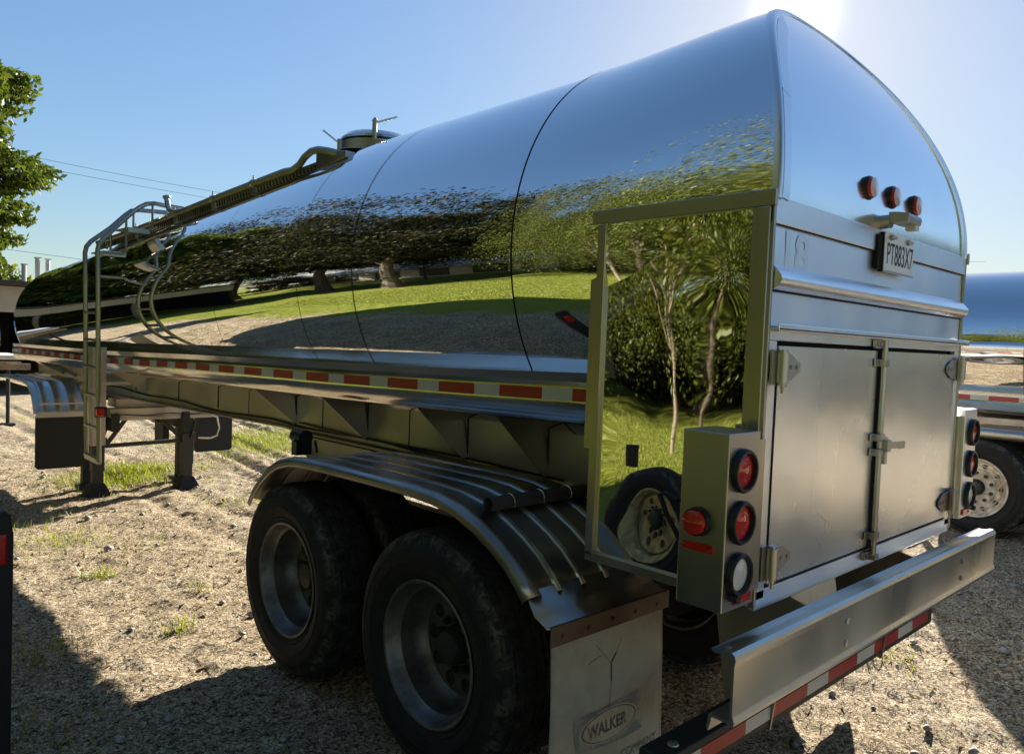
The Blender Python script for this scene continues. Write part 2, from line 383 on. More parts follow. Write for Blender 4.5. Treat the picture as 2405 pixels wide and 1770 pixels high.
gnd = np_mesh('ground', np.stack([X, Y, Z], -1).reshape(-1, 3), quads, 'ground', smooth=True); tag(gnd, kind='structure', label='dry trampled yard dirt with lawn along its left side', cat='ground')

# --- loose litter, grass and stones on the ground (nobody could count them)
def blades(n, xr, yr, hl, wd, tilt, dens=None, base=None):
    x = rng.uniform(*xr, n); y = rng.uniform(*yr, n)
    if dens is not None: k = dens(x, y) > rng.random(n); x, y = x[k], y[k]; n = len(x)
    z = ground_z(x, y); a = rng.uniform(0, 2*PI, n); h = rng.uniform(*hl, n); w_ = rng.uniform(*wd, n); t = rng.uniform(*tilt, n)
    d = np.stack([np.cos(a)*np.sin(t), np.sin(a)*np.sin(t), np.cos(t)], -1); s_ = np.stack([-np.sin(a), np.cos(a), a*0], -1)
    o = np.stack([x, y, z+.002], -1)
    v = np.stack([o-s_*w_[:, None]/2, o+s_*w_[:, None]/2, o+d*h[:, None]+s_*w_[:, None]*.15, o+d*h[:, None]-s_*w_[:, None]*.15], 1)
    return v.reshape(-1, 3), np.arange(4*n).reshape(n, 4)
v, f = blades(130000, (-4, 6.5), (-1.2, 11), (.015, .05), (.002, .006), (1.25, 1.56))
tag(np_mesh('straw_litter', v, f, 'straw'), 'dry straw and clippings strewn over the yard', 'straw', kind='stuff')
v, f = blades(16000, (-4.5, 6.5), (-1.2, 11), (.02, .05), (.014, .034), (1.1, 1.5), lambda x, y: vnoise(x, y, 1.3)+.35)
tag(np_mesh('leaf_litter', v, f, 'deadleaf'), 'brown dead leaves lying on the dirt', 'leaves', kind='stuff')
def weeds(x, y):
    d = (vnoise(x, y, .9) > .22)*.5
    for (cx, cy, r_) in ((-.1, 9.4, .8), (.35, 9.9, .7), (3.2, 11.4, 1.2), (2.7, 11.9, 1.), (-1.45, 5.0, .10), (-1.3, 6.3, .3), (1.2, 10, .5), (-1.45, 3.45, .12), (-2.1, 3.9, .2)):
        d = np.maximum(d, np.exp(-(((x-cx)/r_)**2+((y-cy)/r_)**2))*1.0)
    return np.clip(d, 0, 1)*np.where((y < 5) & (d < .55), .12, 1)
v, f = blades(70000, (-4, 7), (-.5, 14), (.03, .09), (.003, .007), (.1, .9), weeds)
tag(np_mesh('weeds', v, f, 'grass'), 'patchy green weeds sprouting from the dirt', 'weeds', kind='stuff')
def clump_blades(patches):
    vs = []; 
    for (cx, cy, r_, n) in patches:
        x = rng.normal(cx, r_*.5, n); y = rng.normal(cy, r_*.5, n); z = ground_z(x, y); a = rng.uniform(0, 2*PI, n); h = rng.uniform(.03, .10, n); w_ = rng.uniform(.004, .010, n); t = rng.uniform(.2, 1.1, n)
        d = np.stack([np.cos(a)*np.sin(t), np.sin(a)*np.sin(t), np.cos(t)], -1); s_ = np.stack([-np.sin(a), np.cos(a), a*0], -1); o = np.stack([x, y, z], -1)
        vs.append(np.stack([o-s_*w_[:, None]/2, o+s_*w_[:, None]/2, o+d*h[:, None]+s_*w_[:, None]*.3, o+d*h[:, None]-s_*w_[:, None]*.3], 1).reshape(-1, 3))
    v = np.concatenate(vs); return v, np.arange(len(v)).reshape(-1, 4)
v, f = clump_blades([(-.05, 9.5, .6, 2200), (.35, 10.0, .5, 2200), (3.2, 11.4, 1.3, 3500), (2.6, 12.2, 1.0, 2500), (4.4, 12.6, 1.6, 3500), (-1.45, 5.0, .12, 110), (-1.35, 6.4, .30, 110), (-1.4, 3.5, .10, 40), (-1.0, 4.2, .15, 30), (-2.2, 3.6, .25, 90), (1.1, 1.0, .15, 60), (1.7, .55, .2, 60), (-2.3, 2.6, .3, 60), (.6, 7.2, .4, 120)])
tag(np_mesh('weed_clumps', v, f, 'grass'), 'low green weed clumps round the landing legs', 'weeds', kind='stuff')
v, f = blades(110000, (-19, -6.2), (0, 17), (.05, .12), (.008, .016), (.1, .8))
tag(np_mesh('lawn_grass', v, f, 'grass'), 'sunlit lawn grass beyond the yard', 'grass', kind='stuff')
n = 900; px = rng.uniform(-4, 7, n); py = rng.uniform(-1, 11, n); pz = ground_z(px, py); sr = rng.uniform(.008, .03, n)**1.0*rng.choice([.6, 1, 1.5], n)
ico = np.array([(0, 0, 1), (.9, 0, .4), (.28, .85, .4), (-.72, .53, .4), (-.72, -.53, .4), (.28, -.85, .4), (0, 0, -.4)])
icf = np.array([(0, 1, 2), (0, 2, 3), (0, 3, 4), (0, 4, 5), (0, 5, 1), (6, 2, 1), (6, 3, 2), (6, 4, 3), (6, 5, 4), (6, 1, 5)])
sv = ico[None]*sr[:, None, None]*rng.uniform(.6, 1.3, (n, 1, 3))+np.stack([px, py, pz], -1)[:, None]
tag(np_mesh('gravel', sv.reshape(-1, 3), (icf[None]+np.arange(n)[:, None, None]*7).reshape(-1, 3), 'stone'), 'scattered small stones on the dirt', 'stones', kind='stuff')

# ------------------------------------------------------------------ THE TANKER
T = empty('tanker_trailer', (0, 0, 0), 'polished stainless tanker trailer with two dusty axles filling the photo', 'tanker trailer')
RZ = [(.3, 1.640), (.74, 1.628), (1.58, 1.604), (2.73, 1.578), (4.8, 1.545), (7, 1.497), (10.5, 1.462), (12.5, 1.44)]
def rz(y): return lerp(RZ, y)
TR = [(0, .948), (3.2, .948), (6.5, .90), (10.4, .835), (12.6, .80)]; TZ = [(0, 2.235), (3.0, 2.205), (5, 2.13), (7.5, 2.03), (10.4, 1.91), (12.6, 1.87)]
def tr(y): return lerp(TR, y)
def tz(y): return lerp(TZ, y)
NA = 192
def ring(r_, zc, y): return [(-r_*math.cos(2*PI*k/NA), y, zc+r_*math.sin(2*PI*k/NA)) for k in range(NA)]
# main barrel with a rounded front head
st = [1.13+(11.5-1.13)*i/90 for i in range(91)]
def prof(i):
    if i <= 90: y = st[i]; return ring(tr(y), tz(y), y)
    t = (i-90)/16*PI/2; y = 11.5+.75*math.sin(t); return ring(max(.001, tr(11.5)*math.cos(t)**.75), tz(11.5), y)
MB().sweep(prof, 107, True).build('tank_barrel', 'tank', T, True)
barrel = T.children[-1] if T.children else None
SE_A, SE_H, SE_Z, SE_E = .914, .987, 2.211, .886
def sl(h): h = max(h, 0); return -.10*h+.475*h*h
def rear_pt(t, v):
    """t angle 0..2pi from the left waterline over the top, v 0..1 from the slanted rear edge to the joint"""
    c, s_ = math.cos(t), math.sin(t); e = SE_E
    x0 = -SE_A*math.copysign(abs(c)**e, c); h = (SE_H if s_ > 0 else .90)*abs(s_)**e; z0 = SE_Z+math.copysign(h, s_)
    y0 = sl(z0-SE_Z)+.004 if s_ > 0 else .06
    r1 = .955; x1 = -r1*c; z1 = 2.225+r1*s_; y1 = 1.155
    w_ = v*v*(3-2*v)
    return (x0*(1-w_)+x1*w_, y0*(1-v)+y1*v, z0*(1-w_)+z1*w_)
MB().sweep(lambda i: [rear_pt(2*PI*k/NA, i/30) for k in range(NA)], 31, True).build('rear_shell', 'tank_rear', T, True)
# joint ring and weld seams: thin dark lines a couple of mm proud
def seam(y, w_, up, r_off=.0025, m='weld', name='seam', arc=(0, NA)):
    mb = MB(); r_ = tr(y)+r_off; zc = tz(y)
    a = [(-r_*math.cos(2*PI*k/NA), zc+r_*math.sin(2*PI*k/NA)) for k in range(NA)]
    mb.add([(x, y, z) for x, z in a]+[(x, y+w_, z) for x, z in a], [(k, (k+1) % NA, NA+(k+1) % NA, NA+k) for k in range(NA)])
    return mb.build(name, m, T, True)
def rear_seam():
    mb = MB(); r_ = .9565; a = [(-r_*math.cos(2*PI*k/NA), 2.225+r_*math.sin(2*PI*k/NA)) for k in range(NA)]
    mb.add([(x, 1.146, z) for x, z in a]+[(x, 1.153, z) for x, z in a], [(k, (k+1) % NA, NA+(k+1) % NA, NA+k) for k in range(NA)])
    return mb.build('seam', 'gap', T, True)
rear_seam()
for y_, w_ in ((2.40, .006), (3.02, .004), (4.3, .003), (5.85, .004), (7.6, .003), (9.3, .004)): seam(y_, w_, 0)
# slanted rear cap: fan across the arch
capv = []; NH = 40; NW = 24; zs0 = 2.300
mb = MB(); e = SE_E
for i in range(NH+1):
    s_ = math.sin((i/NH)*PI/2); h = (zs0-SE_Z)+(SE_H-(zs0-SE_Z))*s_
    q = min(1.0, h/SE_H)**(1/e); wdt = SE_A*max(0.0, 1-q*q)**(e/2)
    for j in range(NW+1):
        u = -1+2*j/NW; mb.v.append((wdt*u, sl(h)+.002-.006*(1-u*u)*math.sin(PI*i/NH), SE_Z+h))
for i in range(NH):
    for j in range(NW): a = i*(NW+1)+j; mb.f.append((a, a+1, a+NW+2, a+NW+1)); mb.mi.append(0)
mb.build('rear_cap', 'cap', T, True)
# folded edge flange round the cap
mb = MB(); NF = 80
def fl(i):
    t = (.022+.956*i/(NF-1))*PI; c, s_ = math.cos(t), math.sin(t)
    def pt(k, yo):
        x = -SE_A*k*math.copysign(abs(c)**e, c); h = SE_H*k*abs(s_)**e; return (x, sl(h)+yo, SE_Z+h)
    return [pt(1.003, .020), pt(1.004, .004), pt(.999, -.006), pt(.988, -.008), pt(.980, -.004), pt(.978, .001)]
mb.sweep(fl, NF).build('edge_flange', 'strip', T, True, angle=60)
for sg in (1, -1):
    for (ta, tb, yo, rg_) in ((.024, .145, -.0035, 0), (.146, .36, -.0030, 0)):
        def fl2(i):
            t = (ta+(tb-ta)*i/29)*PI; c, s_ = math.cos(t), math.sin(t)
            def pt(k): return (-sg*SE_A*k*abs(c)**e, sl(SE_H*k*s_**e)+yo, SE_Z+SE_H*k*s_**e)
            kk_ = .925+.05*max(0, (i/29-.8)/.2)*(tb > .3)
            return [pt(.977), pt(kk_), (pt(kk_)[0], pt(kk_)[1]+.004, pt(kk_)[2])]
        MB().sweep(fl2, 30).build('edge_strip', 'strip', T, True)
    def fl3(i):
        t = (.026+.12*i/29)*PI; c, s_ = math.cos(t), math.sin(t)
        def pt(k): return (-sg*SE_A*k*abs(c)**e, sl(SE_H*k*s_**e)-.0045, SE_Z+SE_H*k*s_**e)
        return [pt(.9765), pt(.9745)]
    MB().sweep(fl3, 30).build('strip_joint', 'weld', T, True)

# side rail with skirt along the barrel, both sides
NR = 90; ry = [.70+(11.35-.70)*i/(NR-1) for i in range(NR)]
def railprof(sgn):
    def p(i):
        y = ry[i]; z = rz(y); r_ = tr(y); zc = tz(y); dz = z+.085-zc; xt = math.sqrt(max(.01, r_*r_-dz*dz))-.004
        q = [(xt, .092), (.872, .089), (.850, .036), (.872, .034), (.872, -.032), (.870, -.042), (.856, -.080), (.838, -.112), (.830, -.118), (.822, -.108), (.56, -.105)]
        return [(sgn*x, y, z+d) for x, d in q]
    return p
for s_ in (-1, 1): MB().sweep(railprof(s_), NR).build('side_rail', 'rail', T, True, angle=25)
# reflective tape on the rail: red 11 in, white 7 in
for s_ in (-1, 1):
    mb = MB(); y = .584; k = 0
    while y < 10.9:
        ln = .262 if k % 2 == 0 else .169
        y0, y1 = max(y, .72), y+ln
        for (a, b) in ((y0, (y0+y1)/2), ((y0+y1)/2, y1)):
            mb.add([(s_*.8745, a, rz(a)-.025), (s_*.8745, b, rz(b)-.025), (s_*.8745, b, rz(b)+.025), (s_*.8745, a, rz(a)+.025)], [(0, 1, 2, 3)], k % 2)
        y = y1; k += 1
    mb.build('reflective_tape', ['tape_red', 'tape_white'], T)

# main frame webs with gussets, flanges, deep rear section
FB = [(.35, .93), (3.50, .975), (3.545, .985), (3.78, 1.152), (3.9, 1.158), (5.6, 1.121), (8.3, 1.071), (10.7, 1.07), (11.6, 1.12)]
for s_ in (-1, 1):
    mb = MB(); n_ = 60; ys_ = sorted(set([.35+(11.6-.35)*i/n_ for i in range(n_+1)]+[3.5, 3.545, 3.78, 3.9]))
    def wp(i): y = ys_[i]; return [(s_*.50, y, rz(y)-.104), (s_*.50, y, lerp(FB, y)), (s_*.488, y, lerp(FB, y)), (s_*.488, y, rz(y)-.104)]
    mb.sweep(wp, len(ys_), True, cap=True)
    fr = mb.build('frame_beam', 'frame', T)
    # bottom flange ledge and the mid-height ledge above the fender
    mb = MB()
    def lp(i): y = ys_[i]; z = lerp(FB, y); return [(s_*.50, y, z), (s_*.555, y, z), (s_*.555, y, z-.010), (s_*.43, y, z-.010), (s_*.43, y, z)]
    mb.sweep(lp, len(ys_), True, cap=True).build('bottom_flange', 'frame', fr)
    mb = MB(); mb.bar((s_*.505, .4, 1.165), (s_*.505, 3.72, 1.142), .024, .012).bar((s_*.503, .4, 1.13), (s_*.503, 3.6, 1.115), .014, .006)
    mb.build('ledge', 'weld', fr)
    mb = MB()
    for y in (1.33, 1.927, 2.9, 3.83, 5.2, 6.1, 7.3, 8.8): mb.mark().box((s_*.5015, y-.006, (rz(y)-.12+max(1.16, lerp(FB, y)))/2), (.006, .012, rz(y)-.12-max(1.165, lerp(FB, y))-.02))
    for y in (2.45, 3.45, 4.6): mb.mark().box((s_*.501, y, (rz(y)-.12+max(1.16, lerp(FB, y)))/2), (.004, .005, rz(y)-.14-max(1.165, lerp(FB, y))))
    mb.split('weld_bead', 'weld', fr)
    for y in (1.25, 1.85, 2.82, 3.75, 6.9, 8.9, 9.5, 10.1):
        zt = rz(y)-.108; zb = max(1.18, lerp(FB, y)+.06)
        MB().add([(s_*.835, y+.10, zt), (s_*.50, y+.10, zt), (s_*.50, y+.06, zb), (s_*.52, y+.06, zb)]+[(s_*.835, y+.106, zt), (s_*.50, y+.106, zt), (s_*.50, y+.066, zb), (s_*.52, y+.066, zb)],
                 [(0, 1, 2, 3), (7, 6, 5, 4), (0, 3, 7, 4), (1, 0, 4, 5), (2, 1, 5, 6), (3, 2, 6, 7)]).build('gusset', 'frame', T)
# cross members and belly (keeps the underside closed and dark)
mb = MB()
for y in (.9, 1.9, 2.9, 3.9, 5.3, 6.7, 8.1, 9.5, 11): mb.mark().box((0, y, lerp(FB, y)+.09), (.97, .08, .14))
mb.split('cross_member', 'frame', T)
mb = MB(); mb.sweep(lambda i: [(x*.5, ry[i], rz(ry[i])-.108) for x in (-1, 1)], NR).build('belly_pan', 'frame', T)

# ---------------- rear cabinet
cw = .914
mb = MB()
mb.box((0, .012, 2.268), (2*cw+.03, .034, .085))       # band under the cap
band = mb.build('cap_band', 'cabinet', T, bevel=.004)
mb = MB(); mb.add([(-cw, .004, 2.228), (cw, .004, 2.228), (cw, .004, 2.0), (-cw, .004, 2.0)], [(0, 1, 2, 3)])
mb.add([(-cw, .004, 1.975), (cw, .004, 1.975), (cw, .004, 1.905), (-cw, .004, 1.905)], [(0, 1, 2, 3)])
mb = MB()
# pressed rear sheet with the half-round rib at z 2.05
rp = [(0.006, 2.232), (.004, 2.10), (-.012, 2.088), (-.030, 2.066), (-.034, 2.050), (-.022, 2.030), (.004, 2.018), (.004, 1.93), (.002, 1.908)]
mb.add([(-cw+.004, y, z) for y, z in rp]+[(cw-.004, y, z) for y, z in rp], [(i, i+1, len(rp)+i+1, len(rp)+i) for i in range(len(rp)-1)])
rib_ = [(.004, 2.100), (-.012, 2.088), (-.030, 2.066), (-.034, 2.050), (-.022, 2.030), (.004, 2.018)]
for sx_ in (-1, 1): mb.add([(sx_*(cw-.004), y, z) for y, z in rib_], [tuple(range(6))])
rs = mb.build('rear_sheet', 'cabinet', T, True, angle=50)
MB().mark().box((0, .001, 2.2265), (2*cw, .008, .006)).mark().box((0, 0, 2.0175), (2*cw-.02, .006, .005)).split('panel_gap', 'gap', rs)
# drip rail above the doors
MB().box((.012, -.016, 1.897), (2*cw+.03, .042, .012)).box((.012, -.034, 1.904), (2*cw+.03, .006, .022)).build('drip_rail', 'cabinet', T, bevel=.003)
# door frame: header, posts, sill
mb = MB()
mb.box((0, .010, 1.877), (2*cw, .024, .030))
DB = 1.066
for s_ in (-1, 1): mb.box((s_*.886, .010, 1.4475), (.056, .024, .828))
mb.box((0, .010, 1.032), (2*cw, .024, .064))
mb.build('door_frame', 'cabinet', T, bevel=.003)
MB().box((0, .03, 1.46), (2*cw-.05, .008, .84)).build('door_recess', 'gap', T)
# cabinet corner strips beside the posts
for s_ in (-1, 1):
    mb = MB(); mb.mark().box((s_*.922, .020, 1.66), (.014, .055, 1.29)); mb.mark().box((s_*.932, .040, 1.66), (.010, .05, 1.29))
    mb.split('corner_strip', 'trim', T, bevel=.003)
def door(x0, x1, name):
    z0, z1 = 1.078, 1.846; n1, n2 = 14, 18; mb = MB()
    for i in range(n1+1):
        for j in range(n2+1):
            u = i/n1; v = j/n2; x = x0+(x1-x0)*u; z = z0+(z1-z0)*v; ed = min(u, 1-u, v, 1-v)
            b = .005*math.sin(3*u+x0*7)*math.sin(4*v+x1*3)*min(1, ed*6)
            mb.v.append((x, -.006-b*.8, z))
    for i in range(n1):
        for j in range(n2): a = i*(n2+1)+j; mb.f.append((a, a+1, a+n2+2, a+n2+1)); mb.mi.append(0)
    d = mb.build('cabinet_door', 'door', T, True)
    MB().box(((x0+x1)/2, .008, (z0+z1)/2), (x1-x0-.001, .012, z1-z0-.001)).build('door_edge', 'cabinet', d)
    return d
dl = door(-.852, -.062, 'l'); dr = door(-.012, .852, 'r')
dl['label'] = 'left cabinet door with the full-height lock rod beside it'; dr['label'] = 'right cabinet door, dented along its lower right edge'
def hinge(d, s_, z):
    xk = s_*.868
    mb = MB(); mb.tube([(xk, -.030, z-.048), (xk, -.030, z+.048)], .019, 14)
    mb.tube([(xk, -.030, z-.060), (xk, -.030, z-.048)], .014, 12).tube([(xk, -.030, z+.048), (xk, -.030, z+.056)], .014, 12).tube([(xk, -.030, z-.082), (xk, -.030, z-.058)], [.004, .009], 8)
    a = [(xk+s_*-.005, z-.045), (xk-s_*.095, z-.036), (xk-s_*.165, z-.006), (xk-s_*.165, z+.010), (xk-s_*.095, z+.038), (xk+s_*-.005, z+.045)]
    a = [(xk-s_*.005, z-.045), (xk-s_*.085, z-.042), (xk-s_*.145, z-.012), (xk-s_*.145, z+.012), (xk-s_*.085, z+.042), (xk-s_*.005, z+.045)]
    mb.prism(a, 'y', -.016, -.010); mb.box((xk+s_*.026, -.014, z), (.040, .006, .11))
    mb.tube([(xk-s_*.085, -.020, z), (xk-s_*.085, -.010, z)], .008, 10).tube([(xk-s_*.125, -.020, z), (xk-s_*.125, -.010, z)], .008, 10)
    mb.build('hinge', 'fitting', d, True, angle=30)
for z in (1.778, 1.155): hinge(dl, -1, z); hinge(dr, 1, z)
# lock rod in the gap between the doors, with keepers and the flat handle
rod = MB().tube([(-.040, -.022, 1.040), (-.040, -.022, 1.888)], .0125, 14).build('lock_rod', 'fitting', T, True)
MB().box((-.037, .0, 1.46), (.046, .012, .79)).build('rod_channel', 'gap', T)
for z in (1.800, 1.51, 1.452, 1.125):
    MB().box((-.052, -.026, z), (.052, .026, .028)).box((-.086, -.012, z), (.034, .006, .030)).tube([(-.088, -.020, z), (-.088, -.012, z)], .007, 8).build('keeper', 'fitting', rod, bevel=.002)
MB().box((-.074, -.012, 1.872), (.085, .012, .034)).tube([(-.098, -.024, 1.872), (-.098, -.014, 1.872)], .008, 8).tube([(-.070, -.024, 1.872), (-.070, -.014, 1.872)], .008, 8).build('rod_bracket', 'fitting', rod, bevel=.002)
MB().box((-.062, -.010, 1.046), (.085, .014, .032)).tube([(-.084, -.022, 1.046), (-.084, -.014, 1.046)], .008, 8).tube([(-.056, -.022, 1.046), (-.056, -.014, 1.046)], .008, 8).box((-.030, -.02, 1.036), (.04, .03, .022)).build('rod_bracket', 'fitting', rod, bevel=.002)
hm = MB().box((-.022, -.040, 1.478), (.034, .030, .046)).bar((-.005, -.040, 1.478), (.130, -.036, 1.470), .006, .026).bar((.125, -.036, 1.470), (.205, -.030, 1.466), .006, .030)
hm.box((-.022, -.035, 1.430), (.026, .018, .050)).build('lock_handle', 'fitting', rod, bevel=.002)
MB().box((.018, -.016, 1.486), (.050, .018, .040)).build('latch_plate', 'fitting', rod, bevel=.002)

# mirror side panel (left) and its frame; the same on the right
for s_ in (-1, 1):
    mb = MB(); n1, n2 = 36, 60
    y0, y1, z0, z1 = .01, .69, 1.045, 2.296
    for i in range(n1+1):
        for j in range(n2+1):
            u = i/n1; v = j/n2; y = y0+(y1-y0)*u; z = z0+(z1-z0)*v
            ed = min(1, min(u, 1-u)*5)*min(1, min(v, 1-v)*6)
            b = .0030*math.exp(-((u-.55)/.32)**2-((v-.30)/.16)**2)-.0012*math.exp(-((u-.30)/.3)**2-((v-.72)/.20)**2)+.0018*math.exp(-((u-.15)/.14)**2-((v-.86)/.10)**2)
            mb.v.append((s_*(.924+b*ed), y, z))
    for i in range(n1):
        for j in range(n2): a = i*(n2+1)+j; mb.f.append((a, a+1, a+n2+2, a+n2+1)); mb.mi.append(0)
    sp = mb.build('side_panel', 'mirror', T, True, rec=False)
    mb = MB(); X_ = s_*.932
    mb.box((X_, .353, 2.302), (.018, .735, .052))
    mb.box((X_, .674, 1.655), (.018, .036, 1.242)); mb.box((X_+s_*-.012, .712, 1.86), (.022, .030, .86))
    mb.box((X_, .0235, 1.655), (.018, .043, 1.242)); mb.box((X_, .36, 1.030), (.018, .66, .034))
    mb.build('panel_trim', 'trim', T, bevel=.003)
    MB().box((s_*.905, .36, 1.66), (.010, .62, 1.26)).build('panel_back', 'frame', T)
MB().box((0, .35, 1.018), (1.8, .64, .010)).build('cabinet_floor', 'frame', T)
MB().box((0, .70, 1.30), (1.8, .010, .55)).build('front_wall', 'frame', T)

# ghost of the peeled unit number
text_mesh('unit_number', '18', .172, 'ghost', rs, (-.862, .0037, 2.092), (1, 0, 0), (0, 0, 1), 1.15, 0.0, .004)
# faded smudge of an older digit is left out

# marker lamps on the cap
def cap_y(z): return sl(z-SE_Z)
for x in (-.225, .0, .235):
    z = 2.447; y = cap_y(z)
    mb = MB().lathe([(.01, .043), (-.006, .0445), (-.013, .041), (-.013, .030)], (x, y, z), 'y', 24)
    lp_ = mb.build('marker_lamp', 'plastic', T, True); 
    MB().lathe([(-.010, .038), (-.018, .037), (-.024, .035)], (x, y, z), 'y', 24).build('lamp_side', 'red', lp_, True)
    MB().lathe([(-.024, .036), (-.027, .026), (-.028, .0005)], (x, y, z), 'y', 24).build('lens', 'redpale', lp_, True)
# plate lamp on a stub
mb = MB().tube([(-.088, .06, 2.338), (-.086, -.035, 2.340)], .026, 16)
pl = mb.build('plate_lamp', 'fitting', T, True)
MB().prism([(-.060, 2.372), (-.100, 2.365), (-.106, 2.352), (-.102, 2.330), (-.060, 2.328), (-.030, 2.334), (-.030, 2.374)], 'x', -.105, .030).build('lamp_housing', 'fitting', pl, bevel=.004)
MB().box((.008, -.078, 2.322), (.04, .04, .022)).build('lens', 'clear', pl, bevel=.004)
# licence plate
pm = MB().prism([(-.098, 2.155), (-.092, 2.149), (.192, 2.149), (.198, 2.155), (.198, 2.297), (.192, 2.303), (-.092, 2.303), (-.098, 2.297)], 'y', -.022, -.018)
pt = pm.build('licence_plate', 'plate', T, bevel=.0006)
MB().box((-.000, -.008, 2.222), (.29, .014, .13)).box((-.103, -.010, 2.225), (.006, .018, .15)).build('plate_backing', 'gap', pt)
MB().bar((-.092, -.024, 2.152), (.192, -.024, 2.152), .006, .005).build('plate_lip', 'fitting', pt)
text_mesh('plate_number', 'PT883X7', .118, 'ink', pt, (-.080, -.0228, 2.182), (1, 0, 0), (0, 0, 1), .60, .0004, .0002)
for x in (-.045, .125):
    MB().lathe([(-.019, .012), (-.030, .009), (-.030, .001)], (x, -.004, 2.283), 'y', 12).box((x, -.034, 2.283), (.050, .008, .010)).build('wing_nut', 'fitting', pt, True)

# ---------------- tail lamp boxes
def lampbox(s_):
    x0, x1 = s_*1.162, s_*.982; y0, y1 = -.030, .128; z0, z1 = 1.053, 1.584
    xc = (x0+x1)/2; mb = MB().box((xc, (y0+y1)/2, (z0+z1)/2), (abs(x1-x0), y1-y0, z1-z0))
    b = mb.build('lamp_box', 'cabinet' if s_ > 0 else 'box', T, bevel=.004)
    MB().box((s_*.955, .035, (z0+z1)/2+.0), (.062, .10, z1-z0-.06)).build('box_bracket', 'trim', b)
    for z, mt in ((1.459+.012, 'red'), (1.306+.010, 'red'), (1.151+.010, 'clear')):
        x = s_*1.086; yc = y0
        rg = MB().lathe([(.0, .066), (-.014, .066), (-.022, .061), (-.022, .054), (-.010, .050), (-.004, .050)], (x, yc, z), 'y', 40).build('lamp_ring', 'plastic', b, True, angle=50)
        MB().lathe([(-.005, .050), (-.009, .048), (-.013, .034), (-.0135, .030), (-.0115, .028), (-.015, .012), (-.015, .0005)], (x, yc, z), 'y', 40).build('lens', mt, rg, True, angle=20)
    # side marker and reflectors
    rg = MB().lathe([(0, .046), (-.012*-s_*-1, .046), (s_*.022, .042), (s_*.022, .036)], (x0, .060, 1.312), 'x', 32).build('side_marker', 'plastic', b, True)
    MB().lathe([(s_*.020, .038), (s_*.036, .036), (s_*.042, .026), (s_*.044, .0005)], (x0, .060, 1.312), 'x', 32).build('lens', 'red', rg, True)
    MB().box((x0+s_*.004, .056, 1.236), (.006, .106, .026)).build('reflector', 'red', b, bevel=.002)
    MB().box((s_*1.053, y0-.004, 1.082), (.092, .006, .028)).build('reflector', 'red', b, bevel=.002)
    mb = MB()
    for q in ((x0+s_*.008, .100, 1.240), (x0+s_*.008, .012, 1.233)): mb.mark().tube([q, (q[0]+s_*.003, q[1], q[2])], .005, 8)
    for q in ((s_*1.092, y0-.008, 1.080), (s_*1.014, y0-.008, 1.084)): mb.mark().tube([q, (q[0], q[1]-.003, q[2])], .005, 8)
    mb.split('rivet', 'chrome', b)
    MB().tube([(s_*1.118, y0, 1.098), (s_*1.118, y0-.03, 1.096)], .013, 12).build('grommet', 'plastic', b, True)
    return b
lb = lampbox(-1); lampbox(1)
MB().tube([(-1.16, .14, 1.36), (-1.155, .19, 1.375), (-1.13, .225, 1.36), (-1.10, .22, 1.30), (-1.09, .17, 1.22)], .008, 8).build('cable', 'black', lb, True)
MB().box((0, 0, 0), (.001, .001, .001))

# ---------------- bumper: extruded channel, on brackets
def bump_prof():
    pts = [(-.050, .9805), (-.062, .9765), (-.085, .979), (-.100, .9845), (-.114, .985), (-.123, .978), (-.127, .966), (-.1245, .952), (-.1235, .945), (-.1235, .812), (-.127, .802), (-.131, .792), (-.129, .781), (-.121, .777)]
    inn = [(-.112, .783), (-.060, .783), (-.058, .770), (-.050, .740), (-.045, .745), (-.050, .790), (-.112, .793), (-.1155, .800), (-.1155, .952), (-.110, .970), (-.090, .974), (-.062, .970), (-.050, .974)]
    return pts+inn
bp = bump_prof()
bm_ = MB().sweep(lambda i: [((-1.235, -.9, -.45, 0, .45, .9, 1.235)[i], y, z) for y, z in bp], 7, True, cap=True).build('bumper', 'bumper', T, True, angle=28)
mb = MB()
for x in (-.50, .72):
    for z in (.915, .838): mb.mark().lathe([(0, .012), (-.006, .011), (-.009, .006), (-.010, .0005)], (x, -.1238, z), 'y', 12)
for x in (-1.19, 1.13, 1.19): mb.mark().lathe([(0, .010), (.003, .010), (.005, .0005)], (x, -.075, .978), 'z', 10)
mb.split('bolt', 'fitting', bm_, smooth=True)
for s_ in (-1, 1):
    MB().prism([(.45, 1.0), (.30, 1.0), (.00, .93), (-.10, .93), (-.10, .80), (.10, .60), (.12, .44), (.30, .44), (.36, .80), (.75, .95), (.75, 1.0)], 'x', s_*.52-.006, s_*.52+.006).build('bumper_bracket', 'frame', T)
    MB().box((s_*.50, -.02, .885), (.10, .19, .012)).build('bumper_stay', 'frame', T)
# underride guard bar with tape
gb = MB().box((0, .175, .505), (2.36, .105, .105)).build('guard_bar', 'blackpaint', T, bevel=.008)
mb = MB(); x = -1.17; k = 1
while x < 1.13:
    ln = (.285, .185)[k % 2]; x2 = min(x+ln, 1.115); mb.add([(x, .1205, .481), (x2, .1205, .481), (x2, .1205, .531), (x, .1205, .531)], [(0, 1, 2, 3)], k % 2); x = x2; k += 1
    if x2 >= 1.115: break
mb.build('reflective_tape', ['tape_red', 'tape_white'], gb)
MB().lathe([(0, .02), (.004, .018), (.008, .004)], (-1.08, .165, .5575), 'z', 12).build('bolt', 'fitting', gb, True)

